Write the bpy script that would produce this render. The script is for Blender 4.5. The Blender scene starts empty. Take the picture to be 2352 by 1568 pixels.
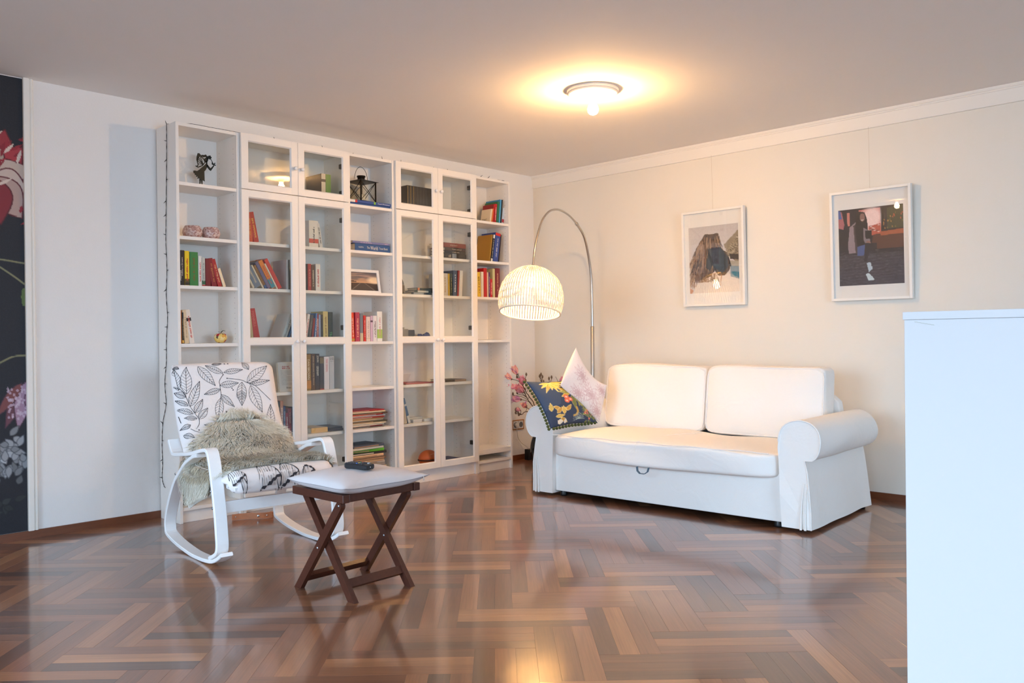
import bpy, bmesh, math, random, bisect
import numpy as np
from mathutils import Vector, Matrix, noise as mnoise

random.seed(7)
rng = np.random.default_rng(7)
SC = bpy.context.scene
COL = SC.collection
PI = math.pi

# ------------------------------------------------------------------ camera
CAM_POS = (5.1097, -5.5621, 1.0716)
YAW, PITCH, ROLL, FPX = 2.3411, -0.0036, -0.0109, 1918.71


def camera_axes():
    cy, sy = math.cos(YAW), math.sin(YAW)
    fwd = Vector((cy * math.cos(PITCH), sy * math.cos(PITCH), math.sin(PITCH)))
    right = Vector((sy, -cy, 0))
    up = right.cross(fwd)
    c, s = math.cos(ROLL), math.sin(ROLL)
    return c * right + s * up, -s * right + c * up, fwd


cam_data = bpy.data.cameras.new('camera')
cam_data.sensor_width = 36.0
cam_data.lens = FPX / 2352 * 36.0
cam_data.clip_start = 0.05
cam = bpy.data.objects.new('camera', cam_data)
COL.objects.link(cam)
_r, _u, _f = camera_axes()
cam.matrix_world = Matrix(((_r.x, _u.x, -_f.x, CAM_POS[0]), (_r.y, _u.y, -_f.y, CAM_POS[1]), (_r.z, _u.z, -_f.z, CAM_POS[2]), (0, 0, 0, 1)))
SC.camera = cam

# ------------------------------------------------------------------ light
SC.view_settings.view_transform = 'Standard'
SC.view_settings.look = 'None'
SC.view_settings.gamma = 1.0
SC.view_settings.use_curve_mapping = False
SC.view_settings.exposure = 0.1
SC.cycles.sample_clamp_indirect = 0.0
SC.cycles.max_bounces = 16
SC.cycles.diffuse_bounces = 10
DAY = (0.56, 0.76, 1.0)        # overcast daylight
WARM = (1.0, 0.56, 0.21)       # filament bulbs
DAY_POWER = 68.0              # watts through one window
CEIL_BULB = 820.0              # emission strength of the ceiling bulbs
ARC_BULB = 260.0               # emission strength of the arc lamp bulb
world = bpy.data.worlds.new('world')
SC.world = world
world.use_nodes = True
world.node_tree.nodes['Background'].inputs[0].default_value = (0.62, 0.76, 1.0, 1)
world.node_tree.nodes['Background'].inputs[1].default_value = 1.2


def window_light(x0, x1, z0, z1, y, power, rot=(math.radians(64), 0, 0), loc=None, spread=90):
    d = bpy.data.lights.new('daylight', 'AREA')
    d.shape = 'RECTANGLE'
    d.size, d.size_y = x1 - x0, z1 - z0
    d.color = DAY
    d.energy = power
    d.spread = math.radians(spread)  # sky light comes down at a slant, the horizon is hidden by trees
    o = bpy.data.objects.new('daylight', d)
    o.location = loc or ((x0 + x1) / 2, y, (z0 + z1) / 2)
    o.rotation_euler = rot
    COL.objects.link(o)


# the windows stand behind the photographer, in the wall at y = -6.8 and in the end wall at x = 8.4
WIN = [(1.15, 3.45, 0.3, 2.3), (4.2, 6.5, 0.3, 2.3)]
for (a, b, c, d) in WIN:
    window_light(a, b, c, d, -7.35, DAY_POWER if a < 4 else DAY_POWER * .62)


WIN_END = (-5.6, -2.4, 0.3, 2.3)
window_light(0, WIN_END[1] - WIN_END[0], 0.3, 2.3, 0, 150.0, (math.radians(74), 0, math.radians(90)), (8.95, (WIN_END[0] + WIN_END[1]) / 2, 1.35), 140)


# ------------------------------------------------------------------ helpers
def srgb(r, g, b):
    def f(c):
        c = c / 255.0
        return c / 12.92 if c <= 0.04045 else ((c + 0.055) / 1.055) ** 2.4
    return (f(r), f(g), f(b))


def nodes_of(name):
    m = bpy.data.materials.new(name)
    m.use_nodes = True
    nt = m.node_tree
    return m, nt, nt.nodes['Principled BSDF']


_mats = {}


def mat(name, rgb, rough=0.5, metal=0.0, bump=0.0, bscale=200.0, emit=0.0, coat=0.0, var=0.0, detail=2.0, stretch=None):
    """procedural material: colour with slight noise variation and noise relief"""
    if name in _mats:
        return _mats[name]
    m, nt, p = nodes_of(name)
    c = srgb(*rgb) + (1,)
    p.inputs['Base Color'].default_value = c
    p.inputs['Roughness'].default_value = rough
    p.inputs['Metallic'].default_value = metal
    if coat:
        p.inputs['Coat Weight'].default_value = coat
        p.inputs['Coat Roughness'].default_value = 0.08
    if emit:
        p.inputs['Emission Color'].default_value = c
        p.inputs['Emission Strength'].default_value = emit
    if bump or var:
        tc = nt.nodes.new('ShaderNodeTexCoord')
        nz = nt.nodes.new('ShaderNodeTexNoise')
        nz.inputs['Scale'].default_value = bscale
        nz.inputs['Detail'].default_value = detail
        src = tc.outputs['Object']
        if stretch:
            mp = nt.nodes.new('ShaderNodeMapping')
            mp.inputs['Scale'].default_value = stretch
            nt.links.new(src, mp.inputs[0])
            src = mp.outputs[0]
        nt.links.new(src, nz.inputs['Vector'])
        if bump:
            b = nt.nodes.new('ShaderNodeBump')
            b.inputs['Strength'].default_value = bump
            b.inputs['Distance'].default_value = 0.002
            nt.links.new(nz.outputs[0], b.inputs['Height'])
            nt.links.new(b.outputs[0], p.inputs['Normal'])
        if var:
            mx = nt.nodes.new('ShaderNodeMix')
            mx.data_type = 'RGBA'
            mx.inputs['A'].default_value = tuple(x * (1 - var) for x in c[:3]) + (1,)
            mx.inputs['B'].default_value = tuple(min(1, x * (1 + var)) for x in c[:3]) + (1,)
            nt.links.new(nz.outputs[0], mx.inputs['Factor'])
            nt.links.new(mx.outputs['Result'], p.inputs['Base Color'])
    _mats[name] = m
    return m


def emissive(name, rgb, strength):
    m = bpy.data.materials.new(name)
    m.use_nodes = True
    nt = m.node_tree
    nt.nodes.clear()
    e = nt.nodes.new('ShaderNodeEmission')
    e.inputs[0].default_value = tuple(rgb) + (1,)
    e.inputs[1].default_value = strength
    o = nt.nodes.new('ShaderNodeOutputMaterial')
    nt.links.new(e.outputs[0], o.inputs[0])
    return m


def glass(name, tint=(0.97, 0.985, 0.98), f0=0.045, strength=0.95):
    """clear pane: see-through, with a Schlick mirror coat that is the same on both of its faces"""
    m = bpy.data.materials.new(name)
    m.use_nodes = True
    nt = m.node_tree
    nt.nodes.clear()
    N = nt.nodes.new
    L = nt.links.new
    g = N('ShaderNodeNewGeometry')
    dot = N('ShaderNodeVectorMath')
    dot.operation = 'DOT_PRODUCT'
    L(g.outputs['Incoming'], dot.inputs[0])
    L(g.outputs['Normal'], dot.inputs[1])
    ab = N('ShaderNodeMath')
    ab.operation = 'ABSOLUTE'
    L(dot.outputs['Value'], ab.inputs[0])
    om = N('ShaderNodeMath')
    om.operation = 'SUBTRACT'
    om.inputs[0].default_value = 1.0
    L(ab.outputs[0], om.inputs[1])
    pw = N('ShaderNodeMath')
    pw.operation = 'POWER'
    pw.inputs[1].default_value = 5
    L(om.outputs[0], pw.inputs[0])
    ma = N('ShaderNodeMath')
    ma.operation = 'MULTIPLY_ADD'
    ma.inputs[1].default_value = strength - f0
    ma.inputs[2].default_value = f0
    L(pw.outputs[0], ma.inputs[0])
    t = N('ShaderNodeBsdfTransparent')
    t.inputs[0].default_value = tint + (1,)
    s = N('ShaderNodeBsdfGlossy')
    s.inputs['Roughness'].default_value = 0.0
    mx = N('ShaderNodeMixShader')
    L(ma.outputs[0], mx.inputs[0])
    L(t.outputs[0], mx.inputs[1])
    L(s.outputs[0], mx.inputs[2])
    o = N('ShaderNodeOutputMaterial')
    L(mx.outputs[0], o.inputs[0])
    return m


def painted(name, rough=0.6, bump=0.0, bscale=600.0):
    """flat print: colour read from the mesh's own colour attribute"""
    m, nt, p = nodes_of(name)
    a = nt.nodes.new('ShaderNodeVertexColor')
    a.layer_name = 'print'
    nt.links.new(a.outputs[0], p.inputs['Base Color'])
    p.inputs['Roughness'].default_value = rough
    if bump:
        tc = nt.nodes.new('ShaderNodeTexCoord')
        nz = nt.nodes.new('ShaderNodeTexNoise')
        nz.inputs['Scale'].default_value = bscale
        b = nt.nodes.new('ShaderNodeBump')
        b.inputs['Strength'].default_value = bump
        b.inputs['Distance'].default_value = 0.002
        nt.links.new(tc.outputs['Object'], nz.inputs['Vector'])
        nt.links.new(nz.outputs[0], b.inputs['Height'])
        nt.links.new(b.outputs[0], p.inputs['Normal'])
    return m


def put(name, mesh, parent=None):
    o = bpy.data.objects.new(name, mesh)
    COL.objects.link(o)
    if parent is not None:
        o.parent = parent
    return o


def tag(o, label=None, cat=None, group=None, kind=None):
    if label:
        o['label'] = label
    if cat:
        o['category'] = cat
    if group:
        o['group'] = group
    if kind:
        o['kind'] = kind
    return o


def thing(name, label, cat, loc=(0, 0, 0), rot=(0, 0, 0), group=None):
    o = bpy.data.objects.new(name, None)
    o.empty_display_size = 0.05
    COL.objects.link(o)
    o.location = loc
    o.rotation_euler = rot
    return tag(o, label, cat, group)


class MB:
    """collects shapes and links them as ONE mesh object"""

    def __init__(self):
        self.v, self.f, self.m, self.s = [], [], [], []

    def add(self, vs, fs, mi=0, smooth=False):
        b = len(self.v)
        self.v.extend(tuple(v) for v in vs)
        for f in fs:
            self.f.append(tuple(i + b for i in f))
            self.m.append(mi)
            self.s.append(smooth)
        return self

    def box(self, x0, x1, y0, y1, z0, z1, mi=0):
        v = [(x0, y0, z0), (x1, y0, z0), (x1, y1, z0), (x0, y1, z0), (x0, y0, z1), (x1, y0, z1), (x1, y1, z1), (x0, y1, z1)]
        f = [(0, 3, 2, 1), (4, 5, 6, 7), (0, 1, 5, 4), (1, 2, 6, 5), (2, 3, 7, 6), (3, 0, 4, 7)]
        return self.add(v, f, mi)

    def cbox(self, x0, x1, y0, y1, z0, z1, c=0.003, mi=0):
        """box with chamfered edges"""
        bm = bmesh.new()
        r = bmesh.ops.create_cube(bm, size=1)
        for q in r['verts']:
            q.co = ((x0 + x1) / 2 + q.co.x * (x1 - x0), (y0 + y1) / 2 + q.co.y * (y1 - y0), (z0 + z1) / 2 + q.co.z * (z1 - z0))
        bmesh.ops.bevel(bm, geom=bm.edges[:], offset=c, segments=2, profile=0.6, affect='EDGES')
        bm.verts.index_update()
        self.add([q.co[:] for q in bm.verts], [[w.index for w in f.verts] for f in bm.faces], mi, False)
        bm.free()
        return self

    def beam(self, p, q, w, h, up=(0, 0, 1), mi=0):
        p, q = Vector(p), Vector(q)
        d = (q - p).normalized()
        s = d.cross(Vector(up))
        s = s.normalized() if s.length > 1e-6 else Vector((1, 0, 0))
        u = s.cross(d)
        v = []
        for e in (p, q):
            for a, b in ((-1, -1), (1, -1), (1, 1), (-1, 1)):
                v.append(e + s * (a * w / 2) + u * (b * h / 2))
        return self.add(v, [(3, 2, 1, 0), (4, 5, 6, 7), (0, 1, 5, 4), (1, 2, 6, 5), (2, 3, 7, 6), (3, 0, 4, 7)], mi)

    def tube(self, pts, r, n=8, mi=0, close=False, caps=True):
        pts = [Vector(p) for p in pts]
        k = len(pts)
        rr = r if isinstance(r, (list, tuple)) else [r] * k
        prev = None
        vs = []
        for i, p in enumerate(pts):
            if close:
                d = pts[(i + 1) % k] - pts[i - 1]
            else:
                d = pts[min(i + 1, k - 1)] - pts[max(i - 1, 0)]
            d = d.normalized() if d.length > 1e-9 else Vector((0, 0, 1))
            if prev is None:
                a = Vector((0, 0, 1)) if abs(d.z) < 0.9 else Vector((1, 0, 0))
                s = d.cross(a).normalized()
            else:
                s = prev - d * prev.dot(d)
                s = s.normalized() if s.length > 1e-6 else d.orthogonal().normalized()
            prev = s
            t = d.cross(s)
            for j in range(n):
                a = 2 * PI * j / n
                vs.append(p + (s * math.cos(a) + t * math.sin(a)) * rr[i])
        fs = []
        for i in range(k if close else k - 1):
            i2 = (i + 1) % k
            for j in range(n):
                j2 = (j + 1) % n
                fs.append((i * n + j, i * n + j2, i2 * n + j2, i2 * n + j))
        self.add(vs, fs, mi, True)
        if caps and not close:
            self.add(vs[:n], [tuple(range(n - 1, -1, -1))], mi)
            self.add(vs[-n:], [tuple(range(n))], mi)
        return self

    def lathe(self, prof, c=(0, 0, 0), n=24, mi=0, smooth=True):
        """profile of (radius, z) turned round the z axis at c"""
        vs = []
        for r, z in prof:
            for j in range(n):
                a = 2 * PI * j / n
                vs.append((c[0] + r * math.cos(a), c[1] + r * math.sin(a), c[2] + z))
        fs = []
        for i in range(len(prof) - 1):
            for j in range(n):
                j2 = (j + 1) % n
                fs.append((i * n + j, i * n + j2, (i + 1) * n + j2, (i + 1) * n + j))
        return self.add(vs, fs, mi, smooth)

    def ball(self, c, r, n=10, mi=0, sz=1.0):
        prof = [(max(1e-5, r * math.sin(PI * i / n)), -r * sz * math.cos(PI * i / n)) for i in range(n + 1)]
        return self.lathe(prof, c, max(8, n + 4), mi)

    def prism(self, poly, fn, t0, t1, mi=0, smooth=False):
        """2-D polygon extruded; fn(a, b, t) gives the 3-D point"""
        k = len(poly)
        vs = [fn(a, b, t0) for a, b in poly] + [fn(a, b, t1) for a, b in poly]
        self.add(vs, [(i, (i + 1) % k, k + (i + 1) % k, k + i) for i in range(k)], mi, smooth)
        return self.add(vs, [tuple(range(k - 1, -1, -1)), tuple(range(k, 2 * k))], mi)

    def grid(self, fn, nu, nv, mi=0, smooth=True, wrap_v=False):
        vs = []
        nv2 = nv if wrap_v else nv + 1
        for i in range(nu + 1):
            for j in range(nv2):
                vs.append(fn(i / nu, j / nv))
        fs = []
        for i in range(nu):
            for j in range(nv):
                j2 = (j + 1) % nv2
                fs.append((i * nv2 + j, (i + 1) * nv2 + j, (i + 1) * nv2 + j2, i * nv2 + j2))
        return self.add(vs, fs, mi, smooth)

    def ribbon(self, pts, width_dir, w, t, mi=0):
        """bent lamination: centre line pts, thickness t in the plane of the bend, width w along width_dir"""
        W = Vector(width_dir)
        pts = [Vector(p) for p in pts]
        k = len(pts)
        vs = []
        for i, p in enumerate(pts):
            d = (pts[min(i + 1, k - 1)] - pts[max(i - 1, 0)]).normalized()
            nn = d.cross(W).normalized()
            c = min(0.003, t * 0.2)
            for a, b in ((-t / 2, c), (-t / 2 + c, 0), (t / 2 - c, 0), (t / 2, c), (t / 2, w - c), (t / 2 - c, w), (-t / 2 + c, w), (-t / 2, w - c)):
                vs.append(p + nn * a + W * b)
        fs = []
        for i in range(k - 1):
            for j in range(8):
                j2 = (j + 1) % 8
                fs.append((i * 8 + j, i * 8 + j2, (i + 1) * 8 + j2, (i + 1) * 8 + j))
        self.add(vs, fs, mi, False)
        self.add(vs[:8], [tuple(range(7, -1, -1))], mi)
        self.add(vs[-8:], [tuple(range(8))], mi)
        return self

    def mesh(self, name, mats):
        me = bpy.data.meshes.new(name)
        me.from_pydata(self.v, [], self.f)
        if not isinstance(mats, (list, tuple)):
            mats = [mats]
        for q in mats:
            me.materials.append(q)
        me.polygons.foreach_set('material_index', self.m)
        me.polygons.foreach_set('use_smooth', self.s)
        bm = bmesh.new()
        bm.from_mesh(me)
        bmesh.ops.recalc_face_normals(bm, faces=bm.faces[:])
        bm.to_mesh(me)
        bm.free()
        me.update()
        return me

    def build(self, name, mats, parent=None):
        return put(name, self.mesh(name, mats), parent)


def smooth_path(pts, n=6):
    """Catmull-Rom through pts"""
    P = [Vector(p) for p in pts]
    P = [P[0] * 2 - P[1]] + P + [P[-1] * 2 - P[-2]]
    out = []
    for i in range(1, len(P) - 2):
        for k in range(n):
            t = k / n
            a, b, c, d = P[i - 1], P[i], P[i + 1], P[i + 2]
            out.append(0.5 * ((2 * b) + (c - a) * t + (2 * a - 5 * b + 4 * c - d) * t * t + (3 * b - a - 3 * c + d) * t ** 3))
    out.append(P[-2])
    return out


def clip_poly(poly, x0, x1, y0, y1):
    def cut(ps, inside, inter):
        out = []
        for i, p in enumerate(ps):
            q = ps[i - 1]
            if inside(p):
                if not inside(q):
                    out.append(inter(q, p))
                out.append(p)
            elif inside(q):
                out.append(inter(q, p))
        return out

    def ix(v):
        return lambda p, q: (v, p[1] + (q[1] - p[1]) * (v - p[0]) / (q[0] - p[0]))

    def iy(v):
        return lambda p, q: (p[0] + (q[0] - p[0]) * (v - p[1]) / (q[1] - p[1]), v)
    for ins, it in ((lambda p: p[0] >= x0, ix(x0)), (lambda p: p[0] <= x1, ix(x1)), (lambda p: p[1] >= y0, iy(y0)), (lambda p: p[1] <= y1, iy(y1))):
        poly = cut(poly, ins, it)
        if not poly:
            break
    return poly


class Paint:
    """a little canvas for flat prints; x to the right, y downwards, both 0..1; colours 0..255"""

    def __init__(self, w, h, rgb):
        self.w, self.h = w, h
        self.a = np.zeros((h, w, 3)) + np.array(rgb, float)
        self.X, self.Y = np.meshgrid((np.arange(w) + .5) / w, (np.arange(h) + .5) / h)
        self.asp = h / w

    def _win(self, x0, x1, y0, y1):
        i0, i1 = max(0, int(x0 * self.w) - 1), min(self.w, int(x1 * self.w) + 2)
        j0, j1 = max(0, int(y0 * self.h) - 1), min(self.h, int(y1 * self.h) + 2)
        if i0 >= i1 or j0 >= j1:
            return None
        return (slice(j0, j1), slice(i0, i1))

    def _put(self, q, m, rgb, al=1.0):
        m = np.clip(m, 0, 1)[..., None] * al
        self.a[q] = self.a[q] * (1 - m) + np.array(rgb, float) * m

    def poly(self, pts, rgb, al=1.0):
        n = len(pts)
        q = self._win(min(p[0] for p in pts), max(p[0] for p in pts), min(p[1] for p in pts), max(p[1] for p in pts))
        if q is None:
            return
        X, Y = self.X[q], self.Y[q]
        ins = np.zeros(X.shape, bool)
        for i in range(n):
            x1, y1 = pts[i]
            x2, y2 = pts[i - 1]
            if y1 == y2:
                continue
            c = (y1 > Y) != (y2 > Y)
            ins ^= c & (X < (x2 - x1) * (Y - y1) / (y2 - y1) + x1)
        self._put(q, ins.astype(float), rgb, al)

    def oval(self, x, y, rx, ry, rgb, al=1.0, soft=0.0, ang=0.0):
        k = max(rx, ry * self.asp) * (1 + soft)
        q = self._win(x - k, x + k, y - k / self.asp, y + k / self.asp)
        if q is None:
            return
        dx, dy = self.X[q] - x, (self.Y[q] - y) * self.asp
        c, s = math.cos(ang), math.sin(ang)
        d = np.hypot((dx * c + dy * s) / rx, (-dx * s + dy * c) / (ry * self.asp))
        self._put(q, (d < 1).astype(float) if soft <= 0 else (1 + soft - d) / soft, rgb, al)

    def line(self, p, q, w, rgb, al=1.0):
        k = w / 2 + 1 / self.w
        g = self._win(min(p[0], q[0]) - k, max(p[0], q[0]) + k, min(p[1], q[1]) - k / self.asp, max(p[1], q[1]) + k / self.asp)
        if g is None:
            return
        px, py, qx, qy = p[0], p[1] * self.asp, q[0], q[1] * self.asp
        X, Y = self.X[g], self.Y[g] * self.asp
        dx, dy = qx - px, qy - py
        t = np.clip(((X - px) * dx + (Y - py) * dy) / (dx * dx + dy * dy + 1e-12), 0, 1)
        d = np.hypot(X - px - t * dx, Y - py - t * dy)
        self._put(g, np.clip((w / 2 - d) * self.w + .5, 0, 1), rgb, al)

    def path(self, pts, w, rgb, al=1.0):
        for a, b in zip(pts, pts[1:]):
            self.line(a, b, w, rgb, al)

    def leaf(self, x, y, ln, wd, ang, rgb, edge=None, vein=None, ew=0.006):
        """leaf from base (x, y) along ang (0 = right, 90 = up)"""
        c, s = math.cos(math.radians(ang)), -math.sin(math.radians(ang))
        L, R = [], []
        for i in range(13):
            t = i / 12
            b = wd * math.sin(PI * t ** 0.8) * (1 - 0.15 * t)
            L.append((x + (c * t * ln - s * b), y + (s * t * ln + c * b) / self.asp))
            R.append((x + (c * t * ln + s * b), y + (s * t * ln - c * b) / self.asp))
        if rgb is not None:
            self.poly(L + R[::-1], rgb)
        if edge is not None:
            self.path(L, ew, edge)
            self.path(R, ew, edge)
        if vein is not None:
            self.line((x, y), (x + c * ln, y + s * ln / self.asp), ew, vein)
        return L, R

    def noise(self, amp, cell=1, seed=0):
        r = np.random.default_rng(seed)
        n = r.normal(0, 1, (self.h // cell + 2, self.w // cell + 2))
        n = np.kron(n, np.ones((cell, cell)))[:self.h, :self.w]
        self.a = self.a + n[..., None] * amp

    def lin(self):
        c = np.clip(self.a, 0, 255) / 255
        return np.where(c <= 0.04045, c / 12.92, ((c + 0.055) / 1.055) ** 2.4)


def paint_mesh(me, paint, uvs):
    """per-vertex colours sampled from a canvas at uvs (x right, y down)"""
    lin = paint.lin()
    uvs = np.asarray(uvs)
    ix = np.clip((uvs[:, 0] * paint.w).astype(int), 0, paint.w - 1)
    iy = np.clip((uvs[:, 1] * paint.h).astype(int), 0, paint.h - 1)
    col = np.ones((len(uvs), 4), np.float32)
    col[:, :3] = lin[iy, ix]
    at = me.attributes.new('print', 'FLOAT_COLOR', 'POINT')
    at.data.foreach_set('color', col.ravel())


def flat_print(name, paint, fn, material, parent=None, step=1):
    """grid of one quad per canvas cell; fn(x, y) gives the 3-D point"""
    nu, nv = paint.h // step, paint.w // step
    ys, xs = np.meshgrid(np.linspace(0, 1, nu + 1), np.linspace(0, 1, nv + 1), indexing='ij')
    uv = np.stack([xs.ravel(), ys.ravel()], 1)
    vs = [fn(a, b) for a, b in uv]
    idx = np.arange((nu + 1) * (nv + 1)).reshape(nu + 1, nv + 1)
    fs = np.stack([idx[:-1, :-1], idx[1:, :-1], idx[1:, 1:], idx[:-1, 1:]], -1).reshape(-1, 4)
    me = bpy.data.meshes.new(name)
    me.from_pydata(vs, [], fs.tolist())
    me.materials.append(material)
    paint_mesh(me, paint, uv)
    return put(name, me, parent)


_font = {}


def text_verts(body):
    if body in _font:
        return _font[body]
    cu = bpy.data.curves.new('lettering', 'FONT')
    cu.body = body
    cu.resolution_u = 2
    o = bpy.data.objects.new('lettering', cu)
    COL.objects.link(o)
    dg = bpy.context.evaluated_depsgraph_get()
    me = bpy.data.meshes.new_from_object(o.evaluated_get(dg))
    v = np.array([w.co[:2] for w in me.vertices])
    f = [tuple(p.vertices) for p in me.polygons]
    bpy.data.objects.remove(o)
    bpy.data.curves.remove(cu)
    bpy.data.meshes.remove(me)
    v -= v.min(0)
    v /= v.max(0)
    _font[body] = (v, f)
    return v, f


def lettering(mb, body, org, xdir, ydir, ln, ht, mi=0):
    """text filling a box ln x ht whose lower left corner is org"""
    v, f = text_verts(body)
    o, X, Y = Vector(org), Vector(xdir), Vector(ydir)
    mb.add([o + X * (a * ln) + Y * (b * ht) for a, b in v], f, mi)


def scribble(mb, org, xdir, ydir, ln, ht, seed, mi=0):
    """a run of marks for a title too small to read in the photograph"""
    r = random.Random(seed)
    o, X, Y = Vector(org), Vector(xdir), Vector(ydir)
    a = 0.0
    while a < ln - ht * 0.3:
        w = ht * r.uniform(0.25, 0.65)
        b0, b1 = (0, r.choice((0.7, 1.0)))
        q = [o + X * a + Y * (b0 * ht), o + X * (a + w) + Y * (b0 * ht), o + X * (a + w) + Y * (b1 * ht), o + X * a + Y * (b1 * ht)]
        mb.add(q, [(0, 1, 2, 3)], mi)
        a += w + ht * (0.2 if r.random() < 0.8 else 0.7)
# ------------------------------------------------------------------ materials
WHITE_WALL = mat('painted_wall', (236, 234, 231), 0.85, bump=0.55, bscale=110, detail=3)
LINEN_WALL = mat('linen_wallpaper', (232, 227, 216), 0.8, bump=0.25, bscale=420, detail=2)
CEIL = mat('ceiling_paint', (238, 234, 230), 0.9, bump=0.2, bscale=300)
LAMINATE = mat('white_laminate', (240, 236, 230), 0.42, bump=0.02, bscale=30)
WHITE_PAINT = mat('white_lacquer', (243, 242, 240), 0.35)
TRIM = mat('trim_paint', (238, 234, 226), 0.5)
SKIRT = mat('brown_skirting', (112, 62, 34), 0.45, var=0.25, bscale=9, stretch=(1, 1, 8), detail=6)
GLASS = glass('clear_glass')
PIC_GLASS = glass('picture_glass', (0.985, 0.99, 0.99), 0.05)
STEEL = mat('brushed_steel', (196, 190, 182), 0.28, 1.0)
CHROME = mat('chrome', (214, 216, 220), 0.15, 1.0)
DARK_METAL = mat('dark_hinge_metal', (70, 62, 56), 0.4, 0.8)
BLACK = mat('black_plastic', (22, 22, 24), 0.4)
HOLE = mat('drilled_hole', (92, 84, 74), 0.9)
PAPER = mat('page_paper', (232, 222, 200), 0.9, bump=0.5, bscale=500, stretch=(0.05, 1, 0.05))
PRINT = painted('printed_paper', 0.6)


def wood_floor(name, per_object):
    m, nt, p = nodes_of(name)
    N, L = nt.nodes.new, nt.links.new
    if per_object:
        src = N('ShaderNodeObjectInfo').outputs['Random']
    else:
        src = N('ShaderNodeNewGeometry').outputs['Random Per Island']
    ramp = N('ShaderNodeValToRGB')
    ramp.color_ramp.interpolation = 'LINEAR'
    e = ramp.color_ramp.elements
    tones = [(0.0, (86, 58, 42)), (0.10, (98, 64, 46)), (0.3, (116, 74, 50)), (0.5, (126, 80, 54)), (0.68, (134, 86, 57)), (0.84, (146, 96, 63)), (0.95, (164, 112, 74)), (1.0, (172, 122, 82))]
    e[0].position, e[0].color = tones[0][0], srgb(*tones[0][1]) + (1,)
    e[1].position, e[1].color = tones[-1][0], srgb(*tones[-1][1]) + (1,)
    for t, c in tones[1:-1]:
        k = e.new(t)
        k.color = srgb(*c) + (1,)
    L(src, ramp.inputs[0])
    uv = N('ShaderNodeUVMap')
    mul = N('ShaderNodeMath')
    mul.operation = 'MULTIPLY'
    mul.inputs[1].default_value = 37.0
    L(src, mul.inputs[0])
    cmb = N('ShaderNodeCombineXYZ')
    L(mul.outputs[0], cmb.inputs[2])
    add = N('ShaderNodeVectorMath')
    L(uv.outputs[0], add.inputs[0])
    L(cmb.outputs[0], add.inputs[1])
    mp = N('ShaderNodeMapping')
    mp.inputs['Scale'].default_value = (5, 150, 1)
    L(add.outputs[0], mp.inputs[0])
    nz = N('ShaderNodeTexNoise')
    nz.inputs['Scale'].default_value = 1.0
    nz.inputs['Detail'].default_value = 5
    L(mp.outputs[0], nz.inputs['Vector'])
    mp2 = N('ShaderNodeMapping')
    mp2.inputs['Scale'].default_value = (2.0, 22, 1)
    L(add.outputs[0], mp2.inputs[0])
    nz2 = N('ShaderNodeTexNoise')
    nz2.inputs['Scale'].default_value = 1.0
    nz2.inputs['Detail'].default_value = 3
    L(mp2.outputs[0], nz2.inputs['Vector'])
    sm = N('ShaderNodeMath')
    L(nz.outputs[0], sm.inputs[0])
    L(nz2.outputs[0], sm.inputs[1])
    mr = N('ShaderNodeMapRange')
    mr.inputs['From Min'].default_value = 0.6
    mr.inputs['From Max'].default_value = 1.4
    mr.inputs['To Min'].default_value = 0.72
    mr.inputs['To Max'].default_value = 1.22
    L(sm.outputs[0], mr.inputs[0])
    vm = N('ShaderNodeVectorMath')
    vm.operation = 'SCALE'
    L(ramp.outputs[0], vm.inputs[0])
    L(mr.outputs[0], vm.inputs['Scale'])
    L(vm.outputs[0], p.inputs['Base Color'])
    p.inputs['Roughness'].default_value = 0.30
    p.inputs['Coat Weight'].default_value = 0.9
    p.inputs['Coat Roughness'].default_value = 0.11
    b = N('ShaderNodeBump')
    b.inputs['Strength'].default_value = 0.06
    b.inputs['Distance'].default_value = 0.001
    L(nz.outputs[0], b.inputs['Height'])
    L(b.outputs[0], p.inputs['Normal'])
    return m


FLOOR_ONE = wood_floor('parquet_oiled', True)
FLOOR_MANY = wood_floor('parquet_oiled_far', False)

# ------------------------------------------------------------------ the setting
RX, RY, H = 8.4, -6.8, 2.5273
T = 0.12


def struct(name, mb, mats, parent=None):
    o = mb.build(name, mats, parent)
    if parent is None:
        o['kind'] = 'structure'
    return o


floor = struct('floor', MB().box(-T, RX + T, RY - T, T, -0.08, -0.0125), mat('floor_bed', (40, 24, 16), 0.9))
struct('ceiling', MB().box(-T, RX + T, RY - T, T, H, H + 0.1), CEIL)
struct('wall_left', MB().box(-T, 0, RY, 0, 0, H), WHITE_WALL)
struct('wall_back', MB().box(-T, RX + T, 0, T, 0, H), LINEN_WALL)
a, b, c, d = WIN_END
struct('wall_right', MB().box(RX, RX + T, RY, a, 0, H).box(RX, RX + T, b, 0, 0, H).box(RX, RX + T, a, b, 0, c).box(RX, RX + T, a, b, d, H), WHITE_WALL)
mb = MB()
xs = [-T] + [q for w in WIN for q in w[:2]] + [RX + T]
for i in range(0, len(xs), 2):
    mb.box(xs[i], xs[i + 1], RY - T, RY, 0, H)
for (a, b, c, d) in WIN:
    mb.box(a, b, RY - T, RY, 0, c)
    mb.box(a, b, RY - T, RY, d, H)
struct('wall_front', mb, WHITE_WALL)
for i, (a, b, c, d) in enumerate(WIN):
    mb = MB()
    y0, y1 = RY - 0.09, RY - 0.03
    m = (a + b) / 2
    for q in ((a, a + .06, c, d), (b - .06, b, c, d), (m - .05, m + .05, c, d), (a, b, c, c + .06), (a, b, d - .06, d)):
        mb.box(q[0], q[1], y0, y1, q[2], q[3])
    w = struct('window_%d' % (i + 1), mb, WHITE_PAINT)
    for x0, x1 in ((a + .06, m - .05), (m + .05, b - .06)):
        MB().box(x0, x1, RY - 0.062, RY - 0.058, c + .06, d - .06).build('pane', GLASS, w)

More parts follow.
